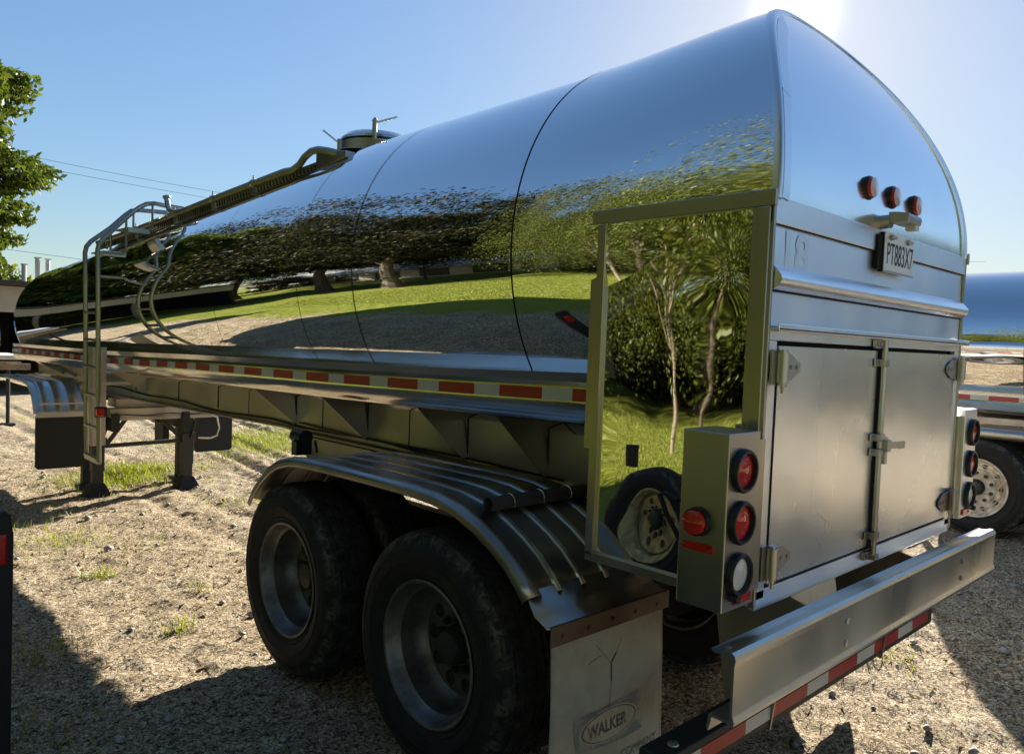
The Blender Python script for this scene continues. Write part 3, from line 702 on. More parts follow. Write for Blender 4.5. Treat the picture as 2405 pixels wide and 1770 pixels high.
# ---------------- fenders over both axles
FP = [(2.962, .862), (2.90, .945), (2.816, 1.020), (2.72, 1.085), (2.62, 1.130), (2.50, 1.160), (2.36, 1.176), (2.10, 1.184), (1.80, 1.188), (1.60, 1.190), (1.40, 1.192), (1.25, 1.186), (1.10, 1.160), (.98, 1.118), (.88, 1.070), (.80, 1.020), (.735, .965), (.690, .915)]
def fender(s_):
    xs_ = [.56]; 
    # cross-section offsets: ribs are 8 mm high
    ribs = (.66, .80, .94, 1.075)
    secs = [(.545, 0)]
    for r_ in ribs: secs += [(r_-.014, 0), (r_-.008, .008), (r_+.008, .008), (r_+.014, 0)]
    secs += [(1.165, 0), (1.182, .010), (1.205, .018), (1.228, .014), (1.243, -.002), (1.247, -.020), (1.238, -.034)]
    n = len(FP)
    def nrm(i):
        a = FP[max(0, i-1)]; b = FP[min(n-1, i+1)]; d = Vector((b[0]-a[0], b[1]-a[1])).normalized(); return (d.y, -d.x) if d.x > 0 else (-(-d.y)*1, d.x*-1)
    def pr(i):
        y, z = FP[i]; a = FP[max(0, i-1)]; b = FP[min(n-1, i+1)]; d = Vector((b[0]-a[0], b[1]-a[1])).normalized(); nn = (d.y, -d.x)
        if nn[1] < 0: nn = (-nn[0], -nn[1])
        return [(s_*x, y+nn[0]*o_, z+nn[1]*o_) for x, o_ in secs]
    fd = MB().sweep(pr, n).build('fender', 'fender', T, True, angle=50, solid=.002)
    # bright strips along the rib tops
    mb = MB()
    for r_ in ribs[1:]+(ribs[0],):
        def rp_(i):
            y, z = FP[i]; a = FP[max(0, i-1)]; b = FP[min(n-1, i+1)]; d = Vector((b[0]-a[0], b[1]-a[1])).normalized(); nn = (d.y, -d.x)
            if nn[1] < 0: nn = (-nn[0], -nn[1])
            return [(s_*(r_-.0085), y+nn[0]*.0095, z+nn[1]*.0095), (s_*(r_+.0085), y+nn[0]*.0095, z+nn[1]*.0095)]
        mb.sweep(rp_, n)
    mb.build('rib_strip', 'strip', fd, True)
    # rear closing plate that runs down to the flap hanger
    mb = MB(); q = [(.705, .938), (.655, .862), (.600, .838), (.592, .834)]
    mb.add([(s_*x, y, z) for y, z in q for x in (.545, .75, .95, 1.235-.0)], [(i*4+j, i*4+j+1, i*4+5+j, i*4+4+j) for i in range(3) for j in range(3)])
    mb.build('closing_plate', 'fitting', fd, True, solid=.003, angle=60)
    return fd
fd = fender(-1); fender(1)
# mud flap and hanger
for s_ in (-1, 1):
    hg = MB().box((s_*.87, .590, .802), (.70, .006, .070)).box((s_*.87, .60, .836), (.70, .025, .006)).build('flap_hanger', 'rusty', T, bevel=.001)
    mb = MB()
    for x in (1.16, 1.02, .88, .74, .60): mb.mark().lathe([(0, .009), (-.006, .008), (-.008, .0005)], (s_*x, .587, .795+.002), 'y', 8)
    mb.split('bolt', 'rusty', hg, smooth=True)
    n1, n2 = 12, 20; mb = MB()
    for i in range(n1+1):
        for j in range(n2+1):
            u = i/n1; v = j/n2; mb.v.append((s_*(1.205-.655*u-.004*math.sin(v*5)), .600-.020*v*v*math.sin(u*2.6)-.02*v, .785-.60*v))
    for i in range(n1):
        for j in range(n2): a = i*(n2+1)+j; mb.f.append((a, a+1, a+n2+2, a+n2+1)); mb.mi.append(0)
    fp = mb.build('mud_flap', 'flap', T, True, solid=.006)
    if s_ < 0:
        def fy(x, z): u = (x+1.205)/.655; v = (.785-z)/.60; return .600-.020*v*v*math.sin(u*2.6)-.02*v-.0045
        def patch(name, poly, m, lift=0):
            # triangulated fan so the print follows the flap
            c = (sum(p[0] for p in poly)/len(poly), sum(p[1] for p in poly)/len(poly)); mb = MB()
            vs = [(c[0], fy(*c)-lift, c[1])]+[(p[0], fy(*p)-lift, p[1]) for p in poly]
            mb.add(vs, [(0, i+1, (i+1) % len(poly)+1) for i in range(len(poly))]); return mb.build(name, m, fp)
        patch('printed_panel', [(-1.088, .470), (-.98, .473), (-.92, .474), (-.81, .478), (-.706, .480), (-.697, .40), (-.690, .325), (-.79, .322), (-.90, .326), (-1.0, .334), (-1.075, .345), (-1.085, .41)], 'flapink', 0)
        def oval(k): return [(-.888+.162*k*math.cos(t), .402+.058*k*math.sin(t)) for t in [2*PI*i/40 for i in range(40)]]
        patch('oval_border', oval(1.06), 'flap', .0008); patch('oval_line', oval(.98), 'flapline', .0014); patch('oval_field', oval(.93), 'flap', .0020)
        t = text_mesh('lettering', 'WALKER', .064, 'flapink', fp, (-1.014, 0, .379), (1, 0, 0), (0, 0, 1), .88, .0003, .0018)
        for v_ in t.data.vertices: v_.co.y = fy(v_.co.x, v_.co.z)-.0026
        t = text_mesh('lettering', 'COMPANY', .048, 'flapink', fp, (-.830, 0, .248), (1, 0, 0), (0, 0, 1), 1.0, .0003, -.0003)
        for v_ in t.data.vertices: v_.co.y = fy(v_.co.x, v_.co.z)-.0014
        cr = [((-.965, .715), (-.915, .665)), ((-.915, .665), (-.885, .632)), ((-.815, .71), (-.848, .66)), ((-.848, .66), (-.878, .628)), ((-1.01, .655), (-.93, .672)), ((-.878, .628), (-.876, .56)), ((-.876, .56), (-.882, .51)), ((-.882, .51), (-.890, .478)), ((-.890, .478), (-.888, .458)), ((-.97, .455), (-.93, .448)), ((-.93, .448), (-.90, .446)), ((-.90, .446), (-.889, .42)), ((-.889, .42), (-.889, .375))]
        mb = MB()
        for a, b in cr:
            mb.mark();            wd_ = .0055 if .655 > a[1] > .62 or (a[1] > .655 and a[0] > -.86 and b[1] < .64) else .0016; d = Vector((b[0]-a[0], b[1]-a[1])).normalized(); q = (-d.y*wd_/2, d.x*wd_/2)
            mb.add([(a[0]+q[0], fy(*a)-.0012, a[1]+q[1]), (a[0]-q[0], fy(*a)-.0012, a[1]-q[1]), (b[0]-q[0], fy(*b)-.0012, b[1]-q[1]), (b[0]+q[0], fy(*b)-.0012, b[1]+q[1])], [(0, 1, 2, 3)])
        mb.split('crack', 'gap', fp)
# pipe bracket across the fender, with U bolts
def fz(y): return lerp(sorted(FP), y)
pb = MB().tube([(-1.115, 1.055, fz(1.055)+.030), (-.50, 1.045, fz(1.05)+.032)], .030, 18, cap=False)
pb.tube([(-1.114, 1.055, fz(1.055)+.030), (-.50, 1.045, fz(1.05)+.032)], .0255, 18, cap=False).tube([(-1.0, 1.055, fz(1.055)+.030), (-.99, 1.055, fz(1.055)+.030)], .0250, 18)
pb = pb.build('support_pipe', 'pvc', T, True)
mb = MB()
for x in (-1.0, -.83, -.66):
    mb.mark().tube([(x, 1.052+.034*math.cos(t), fz(1.052)+.030+.034*math.sin(t)) for t in [PI*1.15-PI*1.3*i/14 for i in range(15)]], .0035, 6)
mb.split('u_bolt', 'chrome', pb, smooth=True)

# ---------------- wheels
TYP = [(-.100, .286), (-.112, .300), (-.128, .325), (-.134, .333), (-.131, .337), (-.137, .345), (-.146, .385), (-.149, .387), (-.149, .391), (-.146, .393), (-.147, .42), (-.144, .434), (-.147, .437), (-.145, .442), (-.140, .455), (-.128, .478), (-.120, .492), (-.108, .504), (-.085, .510), (-.083, .500), (-.075, .500), (-.073, .511), (-.035, .513), (-.033, .502), (-.025, .502), (-.023, .513), (.023, .513), (.025, .502), (.033, .502), (.035, .513), (.073, .511), (.075, .500), (.083, .500), (.085, .510), (.108, .504), (.120, .492), (.128, .478), (.140, .455), (.147, .42), (.146, .385), (.134, .335), (.112, .300), (.100, .286)]
def ring_disc(mb, x, r0, r1, holes, rh, rc, mi=0):
    """flat disc between r0 and r1 with round hand holes"""
    for k in range(holes):
        a0 = 2*PI*(k-.5)/holes; a1 = 2*PI*(k+.5)/holes; ac = (a0+a1)/2; n = 32; outer = []
        for i in range(8): t = a0+(a1-a0)*i/8; outer.append((r1*math.cos(t), r1*math.sin(t)))
        for i in range(8): r_ = r1+(r0-r1)*i/8; outer.append((r_*math.cos(a1), r_*math.sin(a1)))
        for i in range(8): t = a1+(a0-a1)*i/8; outer.append((r0*math.cos(t), r0*math.sin(t)))
        for i in range(8): r_ = r0+(r1-r0)*i/8; outer.append((r_*math.cos(a0), r_*math.sin(a0)))
        cx, cy = rc*math.cos(ac), rc*math.sin(ac)
        inner = []
        for p in outer:
            d = math.hypot(p[0]-cx, p[1]-cy); inner.append((cx+(p[0]-cx)/d*rh, cy+(p[1]-cy)/d*rh))
        mb.add([(x, a, b) for a, b in outer]+[(x, a, b) for a, b in inner]+[(x+.012, a, b) for a, b in inner], [(i, (i+1) % n, n+(i+1) % n, n+i) for i in range(n)]+[(n+i, n+(i+1) % n, 2*n+(i+1) % n, 2*n+i) for i in range(n)], mi)
def make_wheel(parent, loc, rotz, rimm='rim', dish=.185, hubm='hub', holes=10, steel=False):
    """outer face looks to -x (local)"""
    o = bpy.data.objects.new('wheel', None)
    mb = MB(); s = -.122
    mb.lathe([(s+.012, .302), (s-.004, .310), (s-.008, .304), (s-.004, .294), (s+.018, .284), (s+.045, .276), (s+.060, .262), (s+.115, .257), (s+.150, .250), (s+dish-.012, .236), (s+dish, .225)], seg=72)
    mb.lathe([(.100, .286), (.122, .300), (.122, .306), (.100, .300)], seg=48)
    mb.lathe([(s+dish+.01, .235), (.06, .262), (.100, .286)], seg=48)
    ring_disc(mb, s+dish, .13, .226, holes, .032, .180) if not steel else ring_disc(mb, s+dish, .19, .262, holes, .024, .232)
    if steel: mb.lathe([(s+dish, .262), (s+dish+.04, .275), (s+.018, .284)], seg=72); mb.lathe([(s+dish, .19), (s+dish-.012, .184), (s+dish-.012, .10)], seg=48)
    mb.lathe([(s+dish, .13), (s+dish-.006, .125), (s+dish-.006, .085), (s+dish+.01, .083)], seg=48)
    me = mb.build('wheel', rimm, None, True, angle=30)
    me.parent = parent; me.location = Vector(loc)-off(parent); me.rotation_euler = (0, 0, rotz)
    ty = MB().lathe(TYP, seg=120).build('tyre', 'rubber', None, True, angle=28); ty.parent = me
    mb = MB().lathe([(s+dish+.02, .082), (s+dish-.055, .078), (s+dish-.075, .066), (s+dish-.080, .050), (s+dish-.082, .0005)], seg=32)
    mb.lathe([(s+dish+.012, .22), (s+dish+.013, .0005)], seg=32)
    for k in range(10):
        t = 2*PI*(k+.5)/10; nr = .152 if steel else .108; mb.tube([(s+dish-.006, nr*math.cos(t), nr*math.sin(t)), (s+dish-.040, nr*math.cos(t), nr*math.sin(t))], .019 if steel else .015, 6)
    hb = mb.build('hub', hubm, None, True, angle=30); hb.parent = me
    bpy.data.objects.remove(o)
    return me
YR = [1.318, 1.318+1.245]; zc_ = .505
w0 = make_wheel(T, (-1.078, YR[0], zc_), 0)
for i, y in enumerate(YR):
    if i: copy_tree(w0, T, (-1.078, y, zc_), 0)
    copy_tree(w0, T, (-.735, y, zc_), PI); copy_tree(w0, T, (1.078, y, zc_), PI); copy_tree(w0, T, (.735, y, zc_), 0)
# axles, springs, air line can
for y in YR:
    MB().tube([(-.85, y, zc_), (.85, y, zc_)], .065, 16).box((-.48, y, .66), (.09, .30, .22)).box((.48, y, .66), (.09, .30, .22)).build('axle', 'blackpaint', T, True)
    MB().mark().tube([(-.60, y, .505), (-.52, y, .505)], .21, 28).mark().tube([(.60, y, .505), (.52, y, .505)], .21, 28).split('brake_drum', 'black', T, smooth=True)
for s_ in (-1, 1): MB().box((s_*.48, 1.94, .80), (.07, 2.0, .12)).box((s_*.48, .9, .70), (.08, .12, .35)).box((s_*.48, 3.1, .74), (.08, .14, .4)).build('suspension', 'blackpaint', T)
MB().tube([(-.92, 2.90, 1.215), (-.92, 3.02, 1.215)], .045, 18).box((-.92, 2.95, 1.15), (.10, .06, .08)).tube([(-.86, 2.90, 1.19), (-.83, 2.93, 1.12)], .01, 6).build('valve_can', 'plastic', T, True)
for s_ in (-1, 1):
    for y in YR: MB().lathe([(-.09, .05), (-.085, .08), (0, .085), (.01, .09), (.02, .085), (.09, .08), (.10, .04), (.10, .001)], (s_*.36, y+.19, .60), 'y', 20).build('brake_chamber', 'black', T, True)
MB().tube([(-.515, 8.2, 1.16)]+[(-.515, 8.2-.45*i, 1.16+.012*math.sin(i*1.7)+(.0 if i < 9 else .02)) for i in range(1, 16)], .007, 6).build('air_line', 'black', T, True)
MB().tube([(-.515, 3.75, 1.20), (-.516, 2.9, 1.185), (-.516, 2.0, 1.20), (-.515, 1.2, 1.19)], .006, 6).build('wiring', 'black', T, True)
MB().tube([(-.45, 3.9, 1.15), (-.45, 3.9, .96)], .008, 6).build('drain_tube', 'chrome', T)

# ---------------- landing gear
yg = 8.65
def leg(x):
    gzv = gz(x, yg)-.01
    mb = MB().box((x, yg, .60), (.13, .13, .95)).box((x, yg, (.45+gzv)/2), (.115, .115, .5-gzv)); l = mb.build('landing_leg', 'greenmetal', T, bevel=.004)
    MB().add([(x-.14, yg-.14, gzv), (x+.14, yg-.14, gzv), (x+.14, yg+.14, gzv), (x-.14, yg+.14, gzv), (x-.07, yg-.07, gzv+.16), (x+.07, yg-.07, gzv+.16), (x+.07, yg+.07, gzv+.16), (x-.07, yg+.07, gzv+.16)], [(0, 1, 5, 4), (1, 2, 6, 5), (2, 3, 7, 6), (3, 0, 4, 7), (4, 5, 6, 7)]).box((x, yg, gzv+.015), (.30, .28, .02)).build('foot', 'black', l)
    MB().box((x, yg-.07, .47), (.17, .02, .10)).build('collar', 'greenmetal', l); return l
leg(-.50); leg(.535)
MB().mark().bar((-.47, yg, .41), (.50, yg, .43), .045, .045).mark().bar((-.40, yg-.02, .44), (-.16, yg-.02, .78), .04, .04).mark().bar((-.46, yg+.03, .44), (-.36, yg+.03, .76), .04, .04).mark().bar((.47, yg, .45), (.17, yg, .76), .045, .045).split('leg_brace', 'greenmetal', T)
MB().box((.16, yg-.22, .83), (1.22, .16, .10)).box((.16, yg-.30, .775), (1.22, .02, .014)).box((.15, yg-.21, .752), (1.18, .14, .03)).box((.15, yg, .93), (1.0, .30, .10)).build('gear_box_beam', 'frame', T, bevel=.004)
MB().tube([(-.45, yg-.31, .815)]+[(-.45+1.2*i/12, yg-.315, .80+.01*math.sin(i*1.2)) for i in range(1, 13)], .006, 6).build('air_line', 'black', T, True)
MB().tube([(.70, yg-.25, .77), (.80, yg-.28, .74), (.83, yg-.28, .60), (.80, yg-.28, .50), (.72, yg-.28, .475), (.58, yg-.25, .485)], .014, 10).build('crank_handle', 'chrome', T, True)
MB().bar((.62, yg-.1, .76), (.55, yg-.1, .46), .03, .02).build('crank_link', 'greenmetal', T)

# ---------------- ladder
ld = MB()
yn, yf = 6.35, 6.75
def lad(y, top): return [(-1.10, y, .60)]+[(-1.115, y, 1.2), (-1.13, y, 2.2), (-1.137, y, 2.50), (-1.125, y, 2.56), (-1.09, y, 2.61)]+top
topn = [(-.98, yn, 2.735), (-.857, yn, 2.872), (-.79, yn, 2.93), (-.73, yn, 2.97), (-.66, yn, 2.985), (-.56, yn, 2.978), (-.40, yn, 2.975)]
topf = [(-.92, yf, 2.76), (-.80, yf, 2.89), (-.74, yf, 2.945), (-.67, yf, 2.96), (-.50, yf, 2.970), (-.37, yf, 2.976)]
ld.tube(lad(yn, topn), .021, 10).tube(lad(yf, topf), .021, 10)
for (ya, pts) in ((yn, [(-.677, 2.985), (-.677, 2.755), (-.70, 2.735)]), (yn, [(-.903, 2.83), (-.903, 2.53), (-.92, 2.49), (-1.09, 2.487)]), (yf, [(-.72, 2.93), (-.72, 2.74)]), (yf, [(-.92, 2.76), (-.92, 2.50)])):
    ld.tube([(x, ya, z) for x, z in pts], .011, 8)
ld = ld.build('ladder', 'tubeside', T, True)
mb = MB()
for z in (1.948, 1.70, 1.454, 1.194, .90, .62): mb.mark().bar((-1.105-(z-.6)*.015, yn, z), (-1.105-(z-.6)*.015, yf, z), .045, .022, up=(0, 0, 1))
mb.mark().bar((-1.10, yn-.01, .595), (-1.10, yf+.01, .595), .035, .035)
mb.split('rung', 'tubeside', ld, bevel=.003)
for (x0, x1, z) in ((-1.09, -.895, 2.50), (-.89, -.69, 2.735)):
    MB().box(((x0+x1)/2, (yn+yf)/2, z), (x1-x0, yf-yn-.02, .012)).box(((x0+x1)/2, yn+.01, z-.018), (x1-x0-.01, .012, .045)).build('step', 'bumper', ld, bevel=.002)
MB().box((-1.03, 6.95, 1.15), (.012, .18, .95)).box((-.97, 6.86, 1.15), (.12, .010, .95)).build('ladder_post', 'frame', T)
mk = MB().box((-1.10, 6.32, 1.055), (.10, .05, .095)).build('side_lamp', 'plastic', T, bevel=.008)
MB().box((-1.115, 6.29, 1.055), (.065, .03, .07)).build('lens', 'red', mk, bevel=.006)
MB().mark().box((-.95, 6.5, 1.30), (.3, .03, .03)).mark().box((-.99, 6.5, 2.28), (.22, .02, .02)).split('ladder_stay', 'frame', T)

# ---------------- walkway, handrail tube, manhole
WZ = [(3.15, 2.945), (3.4, 2.905), (4.87, 2.842), (5.94, 2.790), (7.3, 2.722), (9.5, 2.655), (10.5, 2.62)]
nw = 60; wy = [3.15+(8.4-3.15)*i/nw for i in range(nw+1)]
def wk(i): y = wy[i]; z = lerp(WZ, y)+.035; return [(-.60, y, z-.05), (-.60, y, z+.025), (-.56, y, z+.04), (-.15, y, z+.12), (-.15, y, z+.03)]
wkm = MB().sweep(wk, nw+1).build('walkway', 'fitting', T, solid=.003)
mb = MB()
for i in range(98): y = 3.45+4.9*i/98; z = lerp(WZ, y)+.035; mb.mark().bar((-.6035, y, z-.035), (-.6035, y+.012, z+.005), .003, .010)
mb.split('grating_slot', 'gap', wkm)
MB().prism([(3.05, 2.975), (3.05, 2.935), (3.42, 2.90), (3.42, 3.01), (3.29, 3.012)], 'x', -.62, -.2).build('walkway_end', 'fitting', wkm, bevel=.004)
ht = [(-.62, y, lerp(WZ, y)+.066) for y in (8.3, 7.7, 7, 6.2, 5.4, 4.8, 4.2, 3.85)]+[(-.62, 3.74, 2.945), (-.62, 3.64, 2.970), (-.62, 3.57, 3.010), (-.62, 3.48, 3.035), (-.62, 3.38, 3.030), (-.62, 3.25, 3.000), (-.60, 3.16, 2.975)]
MB().tube(ht, .024, 10).build('wash_pipe', 'tubeside', T, True)
mb = MB().tube([(-.62, 5.75, 2.865), (-.62, 5.95, 2.870), (-.62, 6.07, 2.895), (-.62, 6.12, 2.94), (-.62, 6.16, 3.03)], .024, 10).tube([(-.62, 6.155, 3.02), (-.62, 6.16, 3.035)], .034, 12)
mb.build('pipe_end', 'chrome', T, True)
mb = MB()
for y in (4.35, 5.1, 5.95, 7.0, 8.0): z = lerp(WZ, y)+.066; mb.mark().tube([(-.62, y-.012, z), (-.62, y+.012, z)], .031, 12).box((-.61, y, z-.05), (.03, .02, .09)).tube([(-.62, y, z+.02), (-.62, y, z+.06)], .007, 6)
mb.split('pipe_clamp', 'fitting', T, smooth=True)
mx, my = .04, 3.72; mz = 3.13
mh = MB().lathe([(-.02, .285), (.10, .275), (.105, .265)], (mx, my, mz), 'z', 40).build('manhole', 'fitting', T, True)
MB().lathe([(.118, .262), (.116, .272), (.135, .268), (.170, .225), (.190, .15), (.198, .06), (.200, .001)], (mx, my, mz), 'z', 40).build('lid', 'rail', mh, True)
MB().lathe([(.104, .262), (.120, .262)], (mx, my, mz), 'z', 40).build('gasket', 'gap', mh)
mb = MB(); mb.mark().tube([(mx-.17, my-.23, mz+.09), (mx-.17, my-.23, mz+.225)], .018, 10).tube([(mx-.17, my-.23, mz+.215), (mx-.17, my-.23, mz+.24)], [.024, .006], 8).bar((mx-.16, my-.23, mz+.205), (mx+.00, my-.25, mz+.275), .014, .014)
mb.mark().tube([(mx-.30, my+.02, mz-.05), (mx-.30, my+.02, mz+.10)], .018, 10).bar((mx-.30, my+.02, mz+.07), (mx-.42, my+.05, mz+.145), .010, .010)
mb.mark().box((mx+.20, my-.15, mz+.14), (.05, .05, .04))
mb.split('clamp_bolt', 'fitting', mh, smooth=True)

# ------------------------------------------------------------------ things around the tanker
exec_parts = []
def wheel_pair(parent, loc, rotz, rimm, scale=1, hubm='hub', dish=.185, holes=10, steel=False):
    w_ = make_wheel(parent, loc, rotz, rimm, dish, hubm, holes, steel); w_.scale = (scale, scale, scale); return w_
# 1. dolly under the front end, with half-fenders and black flaps
D = empty('fender_frame', (0, 9.4, 0), 'dark frame under the tanker front with ribbed fenders and black flaps', 'fender frame')
FD = [(10.35, 1.165), (9.8, 1.178), (9.2, 1.180), (8.9, 1.176), (8.72, 1.16), (8.60, 1.115), (8.50, 1.04), (8.43, .96), (8.38, .875), (8.36, .85)]
for s_ in (-1, 1):
    secs = [(.60, 0)]
    for r_ in (.72, .86, 1.0, 1.12): secs += [(r_-.02, 0), (r_-.008, .012), (r_+.008, .012), (r_+.02, 0)]
    secs += [(1.18, .005), (1.20, -.005), (1.205, -.03)]
    yo = 0 if s_ < 0 else .45
    def pr(i):
        y, z = FD[i]; a = FD[max(0, i-1)]; b = FD[min(len(FD)-1, i+1)]; d = Vector((b[0]-a[0], b[1]-a[1])).normalized(); nn = (d.y, -d.x)
        if nn[1] < 0: nn = (-nn[0], -nn[1])
        return [(s_*x, y+yo+nn[0]*o_, z+nn[1]*o_) for x, o_ in secs]
    f_ = MB().sweep(pr, len(FD)).build('fender', 'bumper', D, True, angle=50, solid=.003)
    MB().bar((s_*1.16, 8.36+yo, .955), (s_*.62, 8.36+yo, .955), .02, .02).build('fender_brace', 'fitting', f_)
    MB().box((s_*.93, 8.34+yo, .835), (.53, .012, .055)).build('flap_hanger', 'fitting', D)
    xc = .95 if s_ < 0 else .93
    MB().prism([(-.25, .82), (-.25, .27), (-.22, .24), (.22, .24), (.25, .27), (.25, .82)], 'y', 8.335+yo, 8.343+yo).build('mud_flap', 'black', D)
    o = D.children[-1] if len(D.children) else None
    fl_ = [c for c in kids(D) if c.name.startswith('mud_flap')][-1]; fl_.location.x += s_*xc
for x in (-.50, .62): MB().box((x, 9.1, .30), (.10, .10, .95)).box((x, 9.1, -.13), (.2, .2, .05)).build('stand_leg', 'black', D)
MB().box((-.40, 9.4, .72), (.08, 2.2, .2)).box((.40, 9.4, .72), (.08, 2.2, .2)).box((0, 9.4, .95), (.9, .8, .05)).box((-.4, 9.15, .5), (.08, .3, .3)).box((.4, 9.15, .5), (.08, .3, .3)).build('chassis', 'black', D)

# 2. the neighbouring tanker to the right
OX = 7.07; O = empty('tanker_trailer', (OX, 0, 0), 'second tanker parked parallel on the right with a cream ten-bolt wheel', 'tanker trailer')
def oring(y, r_=.905, zc=1.945): return [(OX-r_*math.cos(2*PI*k/96), y, zc+r_*math.sin(2*PI*k/96)) for k in range(96)]
oy = [-9.6+11.9*i/40 for i in range(41)]
def op(i):
    if i < 8: t = (8-i)/8*PI/2; return oring(-9.6-.5*math.sin(t), max(.001, .905*math.cos(t)**.7))
    if i > 48: t = (i-48)/8*PI/2; return oring(2.3+.3*math.sin(t), max(.001, .905*math.cos(t)**.7))
    return oring(oy[i-8])
MB().sweep(op, 57, True).build('tank_barrel', 'tank_rear', O, True)
for y in (.93, -1.5, -4, -6.5): 
    mb = MB(); a = oring(y, .907); b = oring(y+.006, .907); mb.add(a+b, [(k, (k+1) % 96, 96+(k+1) % 96, 96+k) for k in range(96)]); mb.build('seam', 'weld', O, True)
for s_ in (-1, 1):
    q = [(.76, 1.50), (.845, 1.475), (.85, 1.385), (.86, 1.36), (.84, 1.30), (.80, 1.28), (.55, 1.27)]
    MB().sweep(lambda i: [(OX+s_*x, oy[i], z) for x, z in q], 41).build('side_rail', 'rail', O, True, angle=25)
    mb = MB(); y = -9.55; k = 0
    while y < 2.0:
        ln = (.279, .178)[k % 2]; mb.add([(OX+s_*.853, y, 1.40), (OX+s_*.853, y+ln, 1.40), (OX+s_*.853, y+ln, 1.45), (OX+s_*.853, y, 1.45)], [(0, 1, 2, 3)], k % 2); y += ln; k += 1
    mb.build('reflective_tape', ['tape_red', 'tape_white'], O)
    MB().box((OX+s_*.5, -3.6, 1.13), (.014, 11.6, .30)).box((OX+s_*.53, -3.6, .98), (.10, 11.6, .012)).build('frame_beam', 'frame', O)
    OF = [(-.95, .80), (-.85, .92), (-.65, 1.03), (-.35, 1.095), (0, 1.11), (1.3, 1.115), (1.9, 1.09), (2.1, 1.0), (2.2, .85)]
    q2 = [(.55, .015), (1.15, .015), (1.20, 0), (1.215, -.03), (1.21, -.09)]
    MB().sweep(lambda i: [(OX+s_*x, OF[i][0], OF[i][1]+d) for x, d in q2], len(OF)).build('fender', 'bumper', O, True, solid=.003, angle=50)
wr = wheel_pair(O, (OX-1.09, 1.223, .500), 0, 'rimwhite', 1, 'hub', .06, 10, True)
for y in (1.223, -.02):
    for x, rt in ((-1.09, 0), (-.75, PI), (1.09, PI), (.75, 0)):
        if (y, x) != (1.223, -1.09): copy_tree(wr, O, (x, y, .500), rt)
MB().tube([(OX-.8, 1.22, .5), (OX+.8, 1.22, .5)], .06, 14).tube([(OX-.8, -.02, .5), (OX+.8, -.02, .5)], .06, 14).box((OX, .6, .85), (1.05, 1.8, .12)).build('axle', 'blackpaint', O)
for x in (-.5, .5): MB().box((OX+x, -7.0, .55), (.12, .12, 1.1)).box((OX+x, -7.0, 0.0), (.26, .26, .06)).build('landing_leg', 'greenmetal', O)
MB().box((OX, 2.25, .62), (2.2, .1, .12)).box((OX-.5, 2.2, .85), (.06, .06, .5)).box((OX+.5, 2.2, .85), (.06, .06, .5)).build('guard_bar', 'blackpaint', O)

# 3. small farm trailer parked on the left (its yellow wheel shows in the side panel)
F = empty('farm_trailer', (-4.2, 1.2, 0), 'low black farm trailer with yellow-rimmed wheels left of the tanker', 'farm trailer')
fw_ = wheel_pair(F, (-3.62, 2.30, .44), PI, 'rimyellow', .86, 'hub', .10, 6)
copy_tree(fw_, F, (-5.15+4.2, 2.30-1.2, .44), 0)
MB().box((-4.40, 1.0, .62), (1.3, 3.0, .10)).box((-4.4, 1.0, .70), (1.36, 3.05, .03)).build('deck', 'wood', F)
MB().tube([(-5.1, 2.3, .44), (-3.7, 2.3, .44)], .04, 12).box((-4.0, 2.3, .53), (.08, .5, .12)).box((-4.8, 2.3, .53), (.08, .5, .12)).box((-3.62, 2.62, .95), (.06, .08, .22)).build('chassis', 'black', F)
MB().bar((-4.1, -.5, .6), (-4.4, -1.7, .5), .07, .07).bar((-4.7, -.5, .6), (-4.4, -1.7, .5), .07, .07).tube([(-4.4, -1.6, .5), (-4.4, -1.6, 0)], .03, 10).build('drawbar', 'black', F)
# tail post with a red lamp, seen at the left edge of the photo
G = empty('marker_post', (-2.54, 2.50, 0), 'black rubber-topped post with a red lamp at the left edge', 'marker post')
MB().prism([(-2.65, 0), (-2.472, 0), (-2.468, .95), (-2.478, 1.035), (-2.496, 1.055), (-2.65, 1.06)], 'y', 2.46, 2.50).build('post', 'black', G, bevel=.006)
MB().box((-2.545, 2.452, .90), (.105, .02, .13)).build('lamp', 'red', G, bevel=.010)

# 4. flatbed with a steel drum beyond the front end
B = empty('flatbed_trailer', (-.6, 16.2, 0), 'white-decked flatbed on jack legs beyond the tanker front', 'flatbed trailer')
MB().box((-1.0, 16.6, 1.17), (2.3, 1.5, .08)).build('deck', 'white', B, bevel=.02)
MB().box((-1.0, 16.2, .98), (2.6, .12, .12)).box((-1.0, 17.0, .98), (2.6, .12, .12)).box((-1.0, 16.6, 1.09), (.1, 1.3, .10)).build('chassis', 'wood', B)
for x in (-.06, -1.9): MB().tube([(x, 16.2, .95), (x, 16.2, gz(x, 16.2))], .035, 10).box((x, 16.2, gz(x, 16.2)+.02), (.22, .22, .04)).build('jack_leg', 'black', B)
Dm = MB().lathe([(-1.3, .001), (-1.3, .30), (-1.28, .31), (-.82, .31), (-.81, .325), (-.79, .325), (-.78, .31), (-.32, .31), (-.31, .325), (-.29, .325), (-.28, .31), (-.20, .31), (-.18, .30), (-.18, .001)], (0, 16.6, 1.53), 'x', 32).build('steel_drum', 'tank_rear', None, True)
tag(Dm, 'ribbed stainless drum lying on the white flatbed deck', 'drum')
